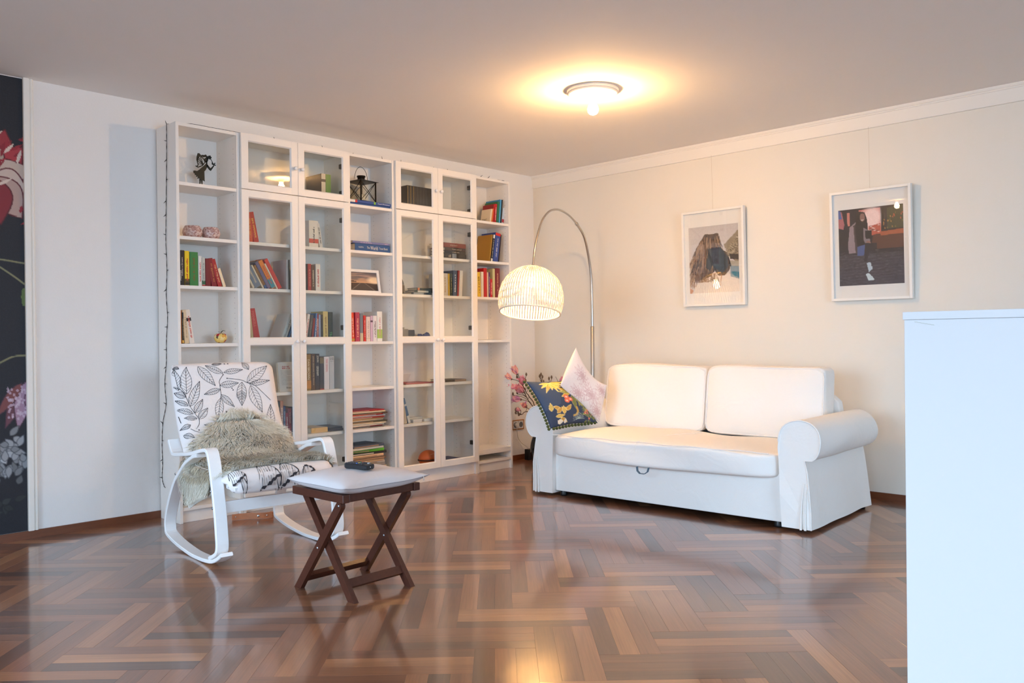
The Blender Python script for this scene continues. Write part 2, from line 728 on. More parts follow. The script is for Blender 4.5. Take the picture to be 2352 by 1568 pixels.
a, b, c, d = WIN_END
mb, m = MB(), (a + b) / 2
for q in ((a, a + .06, c, d), (b - .06, b, c, d), (m - .05, m + .05, c, d), (a, b, c, c + .06), (a, b, d - .06, d)):
    mb.box(RX + .03, RX + .09, q[0], q[1], q[2], q[3])
w = struct('window_3', mb, WHITE_PAINT)
for y0, y1 in ((a + .06, m - .05), (m + .05, b - .06)):
    MB().box(RX + .058, RX + .062, y0, y1, c + .06, d - .06).build('pane', GLASS, w)

# parquet: blocks of three strips laid in herringbone, at 45 degrees to the walls
BW, BL, U0, V0 = 0.2112, 0.4965, -0.491, -4.236
SW = BW / 3
R2 = math.sqrt(0.5)
fx0, fx1, fy0, fy1 = 0.0, 5.9, -6.3, 0.0


def to_xy(u, v):
    return ((u - v) * R2, (u + v) * R2)


def plank_mesh(poly, du, name='plank', z0=-0.012, z1=0.0, mb=None, uvs=None):
    """plank from an outline (in u, v); the top edge is eased"""
    own = mb is None
    mb = mb or MB()
    k = len(poly)
    cx, cy = sum(p[0] for p in poly) / k, sum(p[1] for p in poly) / k
    low, mid, top = [], [], []
    for p in poly:
        dx, dy = cx - p[0], cy - p[1]
        sx, sy = (1 if dx > 0 else -1), (1 if dy > 0 else -1)
        low.append((p[0] + sx * .0001, p[1] + sy * .0001))
        top.append((p[0] + sx * .0004, p[1] + sy * .0004))
    vs = [(*to_xy(*p), z0) for p in low] + [(*to_xy(*p), z1 - .0003) for p in low] + [(*to_xy(*p), z1) for p in top]
    fs = []
    for r in (0, 1):
        fs += [(r * k + i, r * k + (i + 1) % k, (r + 1) * k + (i + 1) % k, (r + 1) * k + i) for i in range(k)]
    fs.append(tuple(range(2 * k, 3 * k)))
    mb.add(vs, fs)
    if uvs is not None:
        for p in low + low + top:
            uvs.append((p[0], p[1]) if du else (p[1], p[0]))
    return mb


def set_uv(me, uvs):
    lay = me.uv_layers.new(name='grain')
    li = np.zeros(len(me.loops), np.int32)
    me.loops.foreach_get('vertex_index', li)
    lay.data.foreach_set('uv', np.array(uvs, np.float32)[li].ravel())


cells = []
for n in range(-60, 60):
    for k in range(-30, 30):
        u, v = U0 + n * BW + k * BL, V0 + n * BW - k * BL
        for s in range(3):
            cells.append((u + s * SW, u + (s + 1) * SW, v, v + BL, False))          # strip running away from the lens
            cells.append((u, u + BL, v - (s + 1) * SW, v - s * SW, True))           # strip running across
_R, _U, _F = camera_axes()


def seen(x, y):
    d = Vector((x, y, 0)) - Vector(CAM_POS)
    z = d.dot(_F)
    if z < 0.3:
        return None
    px, py = 1176 + FPX * d.dot(_R) / z, 784 - FPX * d.dot(_U) / z
    return px, py, z


picked = []
for (u0, u1, v0, v1, du) in cells:
    x, y = to_xy((u0 + u1) / 2, (v0 + v1) / 2)
    if not (fx0 - .4 < x < fx1 + .4 and fy0 - .4 < y < fy1 + .4):
        continue
    out = [(a, b) for a, b in ((u0, v0), (u1, v0), (u1, v1), (u0, v1))]
    xy = [to_xy(*p) for p in out]
    cl = clip_poly(xy, fx0 + .001, fx1, fy0, fy1 - .001)
    if len(cl) < 3:
        continue
    out = [((p[0] + p[1]) * R2, (p[1] - p[0]) * R2) for p in cl]
    pts = [q for q in (seen(*p) for p in cl + [(x, y)]) if q]
    vis = any(0 < q[0] < 2080 and 1050 < q[1] < 1568 for q in pts)
    hid = any(1290 < q[0] < 1790 and q[1] < 1090 for q in pts)
    area = 0
    if vis and not hid:
        z = min(q[2] for q in pts)
        area = len(cl) and (1 / z ** 3)
    picked.append((area, out, du))
picked.sort(key=lambda t: -t[0])
for i, (area, out, du) in enumerate(picked[:300]):
    uvs = []
    o = plank_mesh(out, du, uvs=uvs, z1=random.uniform(-.0003, 0)).build('plank', FLOOR_ONE, floor)
    set_uv(o.data, uvs)
mb, uvs = MB(), []
for area, out, du in picked[300:]:
    plank_mesh(out, du, mb=mb, uvs=uvs)
o = mb.build('plank_field', FLOOR_MANY, floor)
set_uv(o.data, uvs)
o['kind'] = 'stuff'
# the rest of the room behind the lens
mb = MB()
mb.box(fx1, RX, RY, 0, -.012, -.0005)
mb.box(0, fx1, RY, fy0, -.012, -.0005)
o = mb.build('plank_border', FLOOR_MANY, floor)
o.data.uv_layers.new(name='grain')

# skirting, crown moulding, corner strip
struct('baseboard_left', MB().box(0, .011, RY, -.011, 0, .045), SKIRT)
struct('baseboard_back', MB().box(0, RX, -.011, 0, 0, .045), SKIRT)
prof = [(0, H), (0, H - .1085), (-.014, H - .1085), (-.016, H - .104), (-.018, H - .030), (-.022, H - .026), (-.022, H - .020), (-.026, H - .017), (-.030, H - .006), (-.030, H)]
struct('trim_1', MB().prism(prof, lambda a, b, t: (t, a, b), 0, RX), TRIM)
prof = [(0, -4.131), (.019, -4.131), (.021, -4.125), (.021, -4.104), (.012, -4.101), (.012, -4.098), (.017, -4.094), (.017, -4.085), (.010, -4.082), (.006, -4.078), (0, -4.077)]
struct('trim_2', MB().prism(prof, lambda a, b, t: (a, b, t), .045, H), TRIM)

# dark floral wallpaper left of the strip
pa = Paint(400, 660, (24, 24, 33))
pa.noise(2.5, 1, 3)


def my(y):
    return (y + 5.63) / 1.5


def mz(z):
    return (H - z) / (H - .05)


def mpoly(pts, rgb, al=1.0):
    pa.poly([(my(y), mz(z)) for y, z in pts], rgb, al)


# striped tulip, seen half; its centre stands left of the frame
cy0, cz0 = -4.285, 1.97
for (ang, ln, wd, c) in ((75, .34, .10, (150, 44, 52)), (50, .30, .09, (168, 52, 60)), (105, .34, .10, (170, 150, 136)), (20, .26, .08, (190, 172, 160)), (-20, .24, .09, (196, 178, 168)), (-55, .32, .10, (176, 150, 142)), (-80, .32, .09, (128, 36, 46)), (140, .3, .1, (160, 48, 56)), (200, .26, .1, (180, 160, 150))):
    pa.leaf(my(cy0), mz(cz0), ln / 1.5 * .8, wd / 1.5, ang, c, edge=(84, 22, 30), ew=.004)
for k in range(26):
    r = random.Random(k)
    y, z = cy0 + r.uniform(-.12, .15), cz0 + r.uniform(-.25, .24)
    pa.leaf(my(y), mz(z), r.uniform(.03, .07), .006, r.uniform(20, 80), r.choice(((150, 36, 48), (212, 194, 182), (134, 30, 42))))
for pts in ([(-4.60, 1.50), (-4.30, 1.53), (-4.13, 1.515)], [(-4.7, .75), (-4.40, .90), (-4.26, .97), (-4.19, 1.005), (-4.13, 1.01)], [(-4.25, 1.49), (-4.18, 1.44), (-4.13, 1.40)]):
    q = smooth_path([(a, b, 0) for a, b in pts], 8)
    pa.path([(my(p.x), mz(p.y)) for p in q], .006, (128, 126, 92))
pa.oval(my(-4.135), mz(1.33), .008, .02, (92, 110, 60))
# chequered bell flower
for (y, z, ang, ln, wd, c) in ((-4.135, .86, -112, .26, .04, (104, 60, 72)), (-4.125, .87, -100, .27, .045, (160, 128, 150)), (-4.10, .87, -85, .28, .05, (146, 108, 130)), (-4.15, .86, -125, .22, .03, (120, 66, 66))):
    pa.leaf(my(y), mz(z), ln / 1.5, wd / 1.5, ang, c, edge=(70, 40, 56), ew=.003)
for k in range(70):
    r = random.Random(100 + k)
    y, z = r.uniform(-4.22, -4.12), r.uniform(.66, .84)
    pa.oval(my(y), mz(z), .004, .003, (198, 178, 196), .7)
# hydrangea ball of pale petals
for k in range(150):
    r = random.Random(300 + k)
    rad, a = .24 * math.sqrt(r.random()), r.uniform(0, 2 * PI)
    y, z = -4.35 + rad * math.cos(a), .40 + rad * math.sin(a)
    d = 1 - .75 * max(0, (.40 - z) / .24) - .35 * max(0, (y + 4.35) / .24)
    g = r.uniform(.75, 1) * max(.22, d)
    pa.leaf(my(y), mz(z), r.uniform(.03, .045), .012, r.uniform(0, 360), (206 * g, 212 * g, 220 * g), edge=(120 * g, 126 * g, 136 * g), ew=.002)
mural = thing('wallpaper_mural', 'black wallpaper panel with large red tulip and pale hydrangea print', 'wallpaper', (0, -5.63, .046))
flat_print('paper_sheet', pa, lambda a, b: (.0015, a * 1.5, (H - .05) * (1 - b)), PRINT, mural)
mb = MB()
mb.box(0.0002, .0012, 0, 1.5, 0, H - .05)
mb.build('backing', mat('mural_backing', (24, 24, 32), .8), mural)
# ------------------------------------------------------------------ bookcases
SHELF_Z = {'A': 2.02, 'B': 1.70, 'C': 1.408, 'D': 1.062, 'E': .738, 'F': .448, 'G': .092}
UNITS = [(-3.404, -3.003, False, 'tall narrow white bookcase at the left end, string lights hung on its side'),
         (-3.001, -2.199, True, 'wide white bookcase with glass doors behind the rocking chair'),
         (-2.197, -1.797, False, 'tall narrow white bookcase between the two with glass doors'),
         (-1.795, -.993, True, 'wide white bookcase with glass doors behind the folding stool'),
         (-.991, -.590, False, 'tall narrow white bookcase at the right end, beside the flower vase')]
HB, DB, XB = 2.37, .28, .014
FR = .018


def door(parent, y0, y1, z0, z1, knob_y, knob_z, hinge_side, rails, hinges):
    """glazed door: frame with a moulded inner lip, panes, knob and hinges"""
    st, xr = .047, .300
    mb = MB()
    zs = [z0] + rails + [z1]
    mb.cbox(.282, xr, y0, y0 + st, z0, z1, .0015)
    mb.cbox(.282, xr, y1 - st, y1, z0, z1, .0015)
    edges = [(z0, z0 + .042), (z1 - .042, z1)] + [(r - .02, r + .02) for r in rails]
    for a, b in edges:
        mb.box(.2825, xr - .0006, y0 + st - .001, y1 - st + .001, a, b)
    spans = []
    cuts = sorted(edges)
    for (a, b), (c, d) in zip(cuts, cuts[1:]):
        spans.append((b, c))
    for a, b in spans:                                   # bevelled lip round each pane
        for q in ((y0 + st, 1), (y1 - st, -1)):
            mb.add([(xr - .001, q[0], a), (xr - .001, q[0], b), (xr - .011, q[0] + q[1] * .007, b - .007), (xr - .011, q[0] + q[1] * .007, a + .007)], [(0, 1, 2, 3)])
        for q in ((a, 1), (b, -1)):
            mb.add([(xr - .001, y0 + st, q[0]), (xr - .001, y1 - st, q[0]), (xr - .011, y1 - st - .007, q[0] + q[1] * .007), (xr - .011, y0 + st + .007, q[0] + q[1] * .007)], [(0, 1, 2, 3)])
    o = mb.build('door', LAMINATE, parent)
    for a, b in spans:
        MB().box(.2865, .2895, y0 + st - .004, y1 - st + .004, a - .004, b + .004).build('pane', GLASS, o)
    k = MB()
    k.lathe([(.0001, .026), (.008, .026), (.0125, .022), (.0125, .016), (.007, .010), (.006, 0)], n=16)
    k.v = [(xr + z, knob_y + x, knob_z + y) for x, y, z in k.v]
    k.build('knob', WHITE_PAINT, o)
    hy = y1 - .031 if hinge_side > 0 else y0 + .031
    for hz in hinges:
        MB().cbox(.236, .2815, hy - .011, hy + .011, hz - .017, hz + .017, .005).build('hinge', DARK_METAL, o)
    return o


for ui, (y0, y1, glazed, label) in enumerate(UNITS):
    u = thing('bookcase', label, 'bookcase', group=None)
    # world coordinates are kept; the empty stands at the base of the unit
    u.location = (DB / 2, (y0 + y1) / 2, 0)
    off = Vector(u.location)

    def part(name, mb, m, parent=None, u=u, off=off):
        if parent is None:
            mb.v = [(a - off.x, b - off.y, c) for a, b, c in mb.v]
        return mb.build(name, m, parent or u)
    for a, b in ((y0, y0 + FR), (y1 - FR, y1)):
        s = MB().cbox(XB, DB, a, b, 0.0, HB, .001)
        part('side_panel', s, LAMINATE)
    part('back_panel', MB().box(XB, XB + .004, y0 + FR, y1 - FR, .08, HB), LAMINATE)
    part('top_panel', MB().cbox(XB + .004, DB - .003, y0 + FR, y1 - FR, HB - .02, HB - .0005, .001), LAMINATE)
    for k, z in SHELF_Z.items():
        if ui == 4 and k in 'EF':
            continue
        f = DB - .004 if not glazed else .262
        part('shelf', MB().cbox(XB + .004, f, y0 + FR + .0005, y1 - FR - .0005, z - .02, z, .0008), LAMINATE)
    if ui == 4:
        part('shelf', MB().cbox(XB + .004, DB - .004, y0 + FR + .0005, y1 - FR - .0005, .142, .160, .0008), LAMINATE)
        part('shelf', MB().cbox(XB + .004, DB - .006, y0 + FR + .0005, y1 - FR - .0005, .1605, .180, .0008), LAMINATE)
    part('plinth', MB().box(DB - .035, DB - .02, y0 + FR, y1 - FR, .0005, .072), LAMINATE)
    mb = MB()
    for yy, sgn in ((y1 - FR - .0006, -1), (y0 + FR + .0006, 1)):
        z = .16
        while z < 2.3:
            if all(abs(z - s + .01) > .02 for s in SHELF_Z.values()):
                for x in (.055, .238):
                    q = [(x + .0022 * math.cos(t), yy, z + .0022 * math.sin(t)) for t in (0, PI / 3, 2 * PI / 3, PI, 4 * PI / 3, 5 * PI / 3)]
                    mb.add(q, [tuple(range(6))])
            z += .032
    o = part('peg_holes', mb, HOLE)
    o['kind'] = 'stuff'
    if glazed:
        ym = (y0 + y1) / 2
        for a, b, ky, hs in ((y0 + .001, ym - .001, ym - .026, -1), (ym + .001, y1 - .001, ym + .026, 1)):
            d1 = lambda *q: None
            for z0, z1, kz, rails, hg in ((2.023, 2.369, 2.194, [], (2.085, 2.27)), (.10, 2.018, 1.068, [1.069], (.25, 1.16, 1.9))):
                dd = door(u, a - off.y, b - off.y, z0, z1, ky - off.y, kz, hs, rails, hg)
                dd.location = (-off.x, 0, 0)

ROW = {'A': 'top shelf', 'B': 'second shelf', 'C': 'third shelf', 'D': 'fourth shelf', 'E': 'fifth shelf', 'F': 'sixth shelf', 'G': 'bottom shelf'}
UN = {'1': 'leftmost bookcase', '2l': 'left half of the left glazed bookcase', '2r': 'right half of the left glazed bookcase', '3': 'middle open bookcase', '4l': 'left half of the right glazed bookcase', '4r': 'right half of the right glazed bookcase', '5': 'rightmost bookcase'}


def place(comp):
    u, s = comp.split('-')
    return ROW[s] + ', ' + UN[u]


def bmat(rgb, rough=.5):
    return mat('book_%d_%d_%d' % rgb, rgb, rough)


def book(comp, y0, t, h, lean, rgb, label, cover=None, depth=.15, x=.23, title=None, ink=(235, 228, 215), bands=(), paper=True, z=None, group=None):
    """upright book, spine towards the room; lean > 0 tips its top to the left"""
    z0 = SHELF_Z[comp.split('-')[1]] + .0004 if z is None else z
    la = math.radians(lean)
    t -= .0008
    piv = y0 if lean >= 0 else y0 + t * math.cos(la)
    b = thing('book', label, 'book', (x, piv, z0), (la, 0, 0), group or 'books on the ' + place(comp))
    ya, yb = (0, t) if lean >= 0 else (-t, 0)
    c = min(.0025, t * .18)
    m = MB()
    m.box(-depth, -.002, ya, ya + c, 0, h, 1)
    m.box(-depth, -.002, yb - c, yb, 0, h, 1)
    q = [(-.003, ya), (-.0006, ya + .0012), (0, (ya + yb) / 2 - t * .2), (0, (ya + yb) / 2 + t * .2), (-.0006, yb - .0012), (-.003, yb)]
    m.prism(q, lambda a, e, k: (a, e, k), 0, h)
    for z_a, z_b, col in bands:
        m.box(-.002, .0004, ya + .0006, yb - .0006, h * z_a, h * z_b, 2 + [s[2] for s in bands].index(col))
    m.build('cover', [bmat(rgb), bmat(cover or rgb)] + [bmat(s[2]) for s in bands], b)
    MB().box(-depth + .004, -.003, ya + c, yb - c, .0025, h - .003).build('pages', PAPER, b)
    if title is not None:
        m = MB()
        xx = .0008
        if title == '':
            w = min(t * .36, .012)
            scribble(m, (xx, (ya + yb) / 2 + w / 2, h * .16), (0, 0, 1), (0, -1, 0), h * .66, w, len(label) + int(h * 1e4) + int(t * 1e5))
        else:
            for body, za, zb, frac, down in title:
                w = t * frac
                if down:
                    lettering(m, body, (xx, (ya + yb) / 2 - w / 2, h * zb), (0, 0, -1), (0, 1, 0), h * (zb - za), w)
                else:
                    lettering(m, body, (xx, (ya + yb) / 2 + w / 2, h * za), (0, 0, 1), (0, -1, 0), h * (zb - za), w)
        m.build('title', bmat(ink), b)
    if label.startswith('black spine with white lettering'):
        m = MB()
        lettering(m, 'Mitchell', (.0008, t * .36, h * .15), (0, 0, 1), (0, -1, 0), h * .28, t * .34)
        m.build('author', bmat(ink), b)
    return b


def lying(comp, y0, y1, z, t, rgb, label, cover=None, depth=.17, x=.24, title=None, ink=(235, 230, 220), yaw=0.0, bands=(), group=None, name='book', open_left=True, cat='book'):
    """book lying flat, spine towards the room"""
    ym = (y0 + y1) / 2
    b = thing(name, label, cat, (x, ym, z + .0003), (0, 0, math.radians(yaw)), group or 'books on the ' + place(comp))
    a, e = y0 - ym, y1 - ym
    t -= .0006
    c = min(.0025, t * .2)
    m = MB()
    m.box(-depth, -.002, a, e, 0, c, 1)
    m.box(-depth, -.002, a, e, t - c, t, 1)
    q = [(-.003, 0), (-.0006, .001), (0, t * .3), (0, t * .7), (-.0006, t - .001), (-.003, t)]
    m.prism(q, lambda p, s, k: (p, k, s), a, e)
    for ya, yb, col in bands:
        m.box(-.003, .0004, a + (e - a) * ya, a + (e - a) * yb, .0006, t - .0006, 2 + [s[2] for s in bands].index(col))
    m.build('cover', [bmat(rgb), bmat(cover or rgb)] + [bmat(s[2]) for s in bands], b)
    MB().box(-depth + .004, -.003, a + .003, e - .003, c, t - c).build('pages', PAPER, b)
    if title is not None:
        m = MB()
        for body, ya, yb, frac in title:
            w = t * frac
            o = (.0008, a + (e - a) * ya, t / 2 - w / 2)
            if body == '':
                scribble(m, o, (0, 1, 0), (0, 0, 1), (e - a) * (yb - ya), w, len(label))
            else:
                lettering(m, body, o, (0, 1, 0), (0, 0, 1), (e - a) * (yb - ya), w)
        m.build('title', bmat(ink), b)
    return b


K, W = (34, 30, 30), (226, 220, 210)
RED, DRED, CRM = (196, 48, 38), (112, 22, 30), (226, 212, 182)
# leftmost bookcase
book('1-C', -3.367, .031, .211, 0, K, 'black spine with white lettering at the left end, third shelf, leftmost bookcase', title=[('makes a Dream', .28, .80, .30, False)], ink=(222, 216, 206), depth=.17)
book('1-C', -3.335, .029, .209, 0, (238, 208, 22), 'yellow spine with red lettering, third shelf, leftmost bookcase', title='', ink=(206, 66, 30), bands=[(.02, .10, (40, 38, 34)), (.10, .2, (90, 74, 26))], depth=.17)
book('1-C', -3.305, .053, .205, 0, (52, 128, 62), 'thick green book beside the yellow one, third shelf, leftmost bookcase', title='', ink=(116, 96, 44), depth=.17)
book('1-C', -3.251, .022, .184, 0, (224, 222, 216), 'white spine with red lettering right of the thick green book, leftmost bookcase', title='', ink=(196, 42, 52), depth=.15)
book('1-C', -3.228, .021, .176, 0, (190, 192, 184), 'pale grey spine with green and red foot, third shelf, leftmost bookcase', title='', ink=(130, 130, 126), bands=[(.0, .06, (170, 40, 36)), (.07, .2, (40, 92, 62))], depth=.15)
book('1-C', -3.206, .034, .171, 0, DRED, 'dark red upright book, first of three red ones, third shelf, leftmost bookcase', depth=.15)
book('1-C', -3.166, .034, .174, 9, (128, 24, 34), 'dark red leaning book with gold lettering, third shelf, leftmost bookcase', title='', ink=(176, 104, 60), depth=.15)
book('1-C', -3.126, .028, .172, 15, (164, 34, 36), 'brighter red book leaning on the dark red ones, leftmost bookcase', title='', ink=(206, 150, 110), depth=.15)
book('1-C', -3.092, .019, .118, 18, (232, 214, 178), 'small cream book leaning at the right end, third shelf, leftmost bookcase', depth=.11)
book('1-D', -3.367, .009, .196, 0, (206, 126, 44), 'thin orange spine at the left edge, fourth shelf, leftmost bookcase', depth=.15)
book('1-D', -3.357, .014, .186, 0, (40, 36, 34), 'slim black spine with gold foot, fourth shelf, leftmost bookcase', title='', ink=(176, 150, 90), bands=[(.02, .11, (206, 168, 80))], depth=.15)
book('1-D', -3.340, .028, .200, 4, (224, 206, 172), 'cream leaning book beside the slim black one, fourth shelf, leftmost bookcase', title='', ink=(178, 160, 130), depth=.15)
book('1-D', -3.310, .031, .203, 8, (230, 224, 216), 'white leaning book with red lettering, outermost on that shelf, leftmost bookcase', title='', ink=(202, 92, 84), bands=[(.66, .76, (44, 36, 34))], depth=.15)
# left glazed bookcase
G = 'left glazed bookcase'
book('2l-B', -2.925, .037, .190, 2, (206, 72, 34), 'orange red book, upright one of a pair, second shelf, ' + G, depth=.15, title='', ink=(226, 150, 60))
book('2l-B', -2.882, .037, .193, 11, (186, 44, 26), 'red book with gold dots leaning on its orange twin, second shelf, ' + G, title='', ink=(232, 170, 70))
for y0, t, h, c, lb, ti, bd, k in (
        (-2.905, .015, .135, (214, 204, 184), 'short cream book leaning at far left', None, (), None),
        (-2.888, .045, .198, (112, 128, 148), 'thick grey blue leaning book', '', (), (196, 186, 166)),
        (-2.836, .012, .166, (222, 210, 186), 'thin cream leaning book beside the grey blue one', None, (), None),
        (-2.821, .018, .163, (150, 104, 40), 'golden brown leaning book with blue foot', '', [(0, .14, (46, 88, 140))], (96, 60, 24)),
        (-2.799, .024, .187, (104, 96, 132), 'purple leaning book', None, (), None),
        (-2.771, .031, .197, (222, 128, 34), 'orange leaning book with turquoise foot', '', [(.02, .34, (58, 142, 156))], (204, 66, 40)),
        (-2.735, .011, .182, (228, 214, 190), 'thin cream leaning book between orange and red', None, (), None),
        (-2.722, .027, .211, (200, 52, 40), 'red leaning book, last of the leaning row', None, (), None)):
    book('2l-C', y0 + .012, t, h, 29, c, lb + ', third shelf, ' + G, title=ti, bands=bd, ink=k or W, depth=.15)
book('2l-C', -2.652, .016, .197, 0, (214, 212, 208), 'white upright spine right of the leaning row, third shelf, ' + G, cover=(196, 184, 178), depth=.17)
book('2l-C', -2.634, .008, .197, 0, (54, 58, 46), 'thin dark spine behind the door frame, third shelf, ' + G, depth=.17)
book('2l-D', -2.930, .018, .205, 3, (64, 62, 58), 'dark spine at far left beside the thick red book, ' + G)
book('2l-D', -2.909, .020, .206, 5, (196, 182, 140), 'pale olive spine left of the thick red book, ' + G)
book('2l-D', -2.884, .042, .216, 10, (186, 40, 42), 'thick red book with pale capitals, leaning left, fourth shelf, ' + G, title=[('MANKELL', .46, .92, .42, True)], ink=(226, 128, 116))
book('2l-D', -2.700, .036, .190, -22, (206, 204, 194), 'grey white book leaning right, fourth shelf, left half of ' + G, title='', ink=(150, 148, 140), depth=.16)
book('2l-D', -2.654, .012, .17, -22, (42, 104, 156), 'thin blue book leaning right behind the grey white one, ' + G, depth=.15)
book('2l-F', -2.757, .022, .227, 0, (30, 62, 76), 'dark teal spine just right of the chair back, sixth shelf, ' + G, title='', ink=(150, 150, 120))
book('2l-F', -2.734, .025, .230, 0, (40, 72, 86), 'second teal spine from the chair back, sixth shelf, ' + G, title='', ink=(190, 180, 150))
book('2l-F', -2.708, .022, .232, 0, (182, 134, 118), 'dusty pink spine on the sixth shelf, ' + G, title='', ink=(226, 220, 206))
book('2l-F', -2.685, .015, .198, 0, (52, 78, 120), 'blue spine between pink and red, sixth shelf, ' + G, title='')
book('2l-F', -2.669, .018, .152, 0, (166, 40, 56), 'low red spine, sixth shelf, ' + G, title='')
book('2l-F', -2.650, .024, .180, 0, (156, 32, 52), 'crimson spine with white capitals, sixth shelf, ' + G, title=[('SANDRA', .44, .86, .4, False)])
book('2l-F', -2.625, .014, .188, 0, (40, 60, 96), 'navy spine by the door frame, sixth shelf, ' + G)
# a book on the fifth shelf shows its back cover
bk = thing('book', 'white book with red heading facing the room, fifth shelf, ' + G, 'book', (.215, -2.70, .7384), (0, math.radians(-9), 0), 'books on the ' + place('2l-E'))
MB().box(-.022, -.0195, 0, .128, 0, .196).box(-.0025, 0, 0, .128, 0, .196).box(-.02, -.002, .1255, .128, 0, .196).build('cover', bmat((222, 214, 204)), bk)
MB().box(-.0195, -.0025, .002, .1255, .002, .194).build('pages', PAPER, bk)
mb = MB()
for z in (.162, .150):
    scribble(mb, (.0006, .03, z), (0, 1, 0), (0, 0, 1), .06, .009, int(z * 1000))
mb.build('title', bmat((186, 50, 56)), bk)
mb = MB()
for i in range(12):
    scribble(mb, (.0006, .018, .138 - .0085 * i), (0, 1, 0), (0, 0, 1), .085 if i % 5 != 4 else .04, .003, i)
scribble(mb, (.0006, .05, .02), (0, 1, 0), (0, 0, 1), .03, .012, 77)
mb.build('blurb', bmat((150, 146, 140)), bk)
book('2r-A', -2.376, .034, .188, 0, (214, 202, 178), 'cream spined folder with brown cover and dark dot, top shelf, ' + G, cover=(72, 60, 46), depth=.19, bands=[(.70, .80, (70, 64, 56))])
book('2r-A', -2.341, .042, .187, 0, (92, 142, 56), 'green spine beside the cream folder, top shelf, ' + G, depth=.19)
book('2r-B', -2.478, .073, .180, 0, (226, 222, 212), 'thick white book with black script, second shelf, ' + G, title='', ink=(58, 54, 50), bands=[(.16, .32, (206, 82, 66))], depth=.17)
book('2r-B', -2.395, .026, .164, 9, (216, 212, 204), 'white book leaning on the thick white one, second shelf, ' + G, title='', ink=(96, 92, 86), depth=.14)
book('2r-C', -2.517, .010, .177, 0, (206, 214, 186), 'thin pale spine with lime foot, third shelf, ' + G, bands=[(0, .4, (190, 200, 60))])
book('2r-C', -2.506, .014, .178, 0, (40, 34, 32), 'slim black spine left of the red one, third shelf, ' + G)
book('2r-C', -2.491, .028, .179, 0, (170, 48, 44), 'red spine between black and brown, third shelf, ' + G, title='', ink=(206, 130, 110))
book('2r-C', -2.462, .025, .173, 0, (104, 74, 54), 'brown spine with pale lettering, third shelf, ' + G, title='', ink=(206, 196, 170))
book('2r-C', -2.430, .038, .182, 0, (228, 224, 216), 'white spine with red lettering right of the brown one, ' + G, title='', ink=(196, 60, 60))
for y0, t, h, ln, c, lb, ti, k in (
        (-2.548, .020, .190, -6, (218, 210, 198), 'cream book leaning right at the left end', None, W),
        (-2.524, .020, .189, -9, (228, 222, 214), 'white leaning book with red and blue lettering', '', (186, 44, 50)),
        (-2.500, .024, .184, -9, (78, 76, 76), 'dark grey leaning book', '', (130, 126, 120)),
        (-2.471, .017, .161, -7, (142, 38, 40), 'dull red shorter book', None, W),
        (-2.449, .018, .194, -5, (74, 122, 178), 'bright blue spine with white top', '', W),
        (-2.427, .017, .191, 0, (166, 44, 48), 'red spine right of the blue one', '', W),
        (-2.409, .015, .185, 0, (150, 166, 196), 'pale blue spine', None, W),
        (-2.393, .016, .185, 0, (46, 46, 52), 'slim black spine', None, W),
        (-2.376, .040, .208, 0, (204, 186, 122), 'thick straw yellow book', '', (140, 104, 60)),
        (-2.335, .038, .204, 0, (40, 52, 50), 'dark green book with green capitals at the right end', [('TRAP', .06, .34, .5, True)], (92, 176, 110))):
    book('2r-D', y0, t, h, ln, c, lb + ', fourth shelf, ' + G, title=ti, ink=k, depth=.15)
for y0, t, h, c, lb, ti, k, bd in (
        (-2.514, .040, .242, (146, 112, 54), 'gold book with large white capitals', [('DAN BROWN', .30, .86, .40, True)], (236, 226, 200), [(.05, .27, (196, 132, 54))]),
        (-2.473, .031, .243, (84, 60, 50), 'brown book with long pale title', [('JOHN GRISHAM THE PRINCE', .14, .94, .36, True)], (216, 196, 160), ()),
        (-2.441, .034, .244, (44, 48, 62), 'navy book with large white capitals', [('JOHN', .77, .95, .5, True), ('GRISHAM', .40, .66, .5, True)], (232, 226, 210), ()),
        (-2.406, .033, .222, (52, 58, 72), 'dark blue grey spine with brown head', None, W, [(.8, .98, (112, 98, 72)), (0, .03, (176, 44, 40))]),
        (-2.372, .041, .223, (222, 218, 222), 'white book with red capitals', [('TIERE DENKEN', .54, .94, .36, True)], (200, 56, 88), ()),
        (-2.330, .039, .225, (192, 196, 200), 'pale grey book with dark heading', None, (70, 74, 78), ())):
    o = book('2r-E', y0, t, h, 0, c, lb + ', fifth shelf, ' + G, title=None if lb.startswith('pale') else ti, ink=k, bands=bd, depth=.17)
    if lb.startswith('pale'):
        mb = MB()
        for q in (.93, .89, .84):
            scribble(mb, (.0008, .006, h * q), (0, 1, 0), (0, 0, 1), t * .72, .007 if q > .85 else .003, int(q * 100))
        mb.build('title', bmat(k), o)
lying('2r-F', -2.474, -2.347, .448, .034, (222, 184, 122), 'thick tan book lying flat, sixth shelf, ' + G, cover=(196, 178, 150), depth=.18, x=.225)
lying('2r-F', -2.350, -2.205, .448, .016, (74, 76, 84), 'dark grey magazine lying right of the tan book, ' + G, depth=.2, x=.22, name='magazine', cat='magazine')
lying('2r-F', -2.345, -2.21, .464, .012, (56, 60, 72), 'black magazine lying on the dark grey one, ' + G, depth=.2, x=.215, yaw=3, name='magazine', cat='magazine')
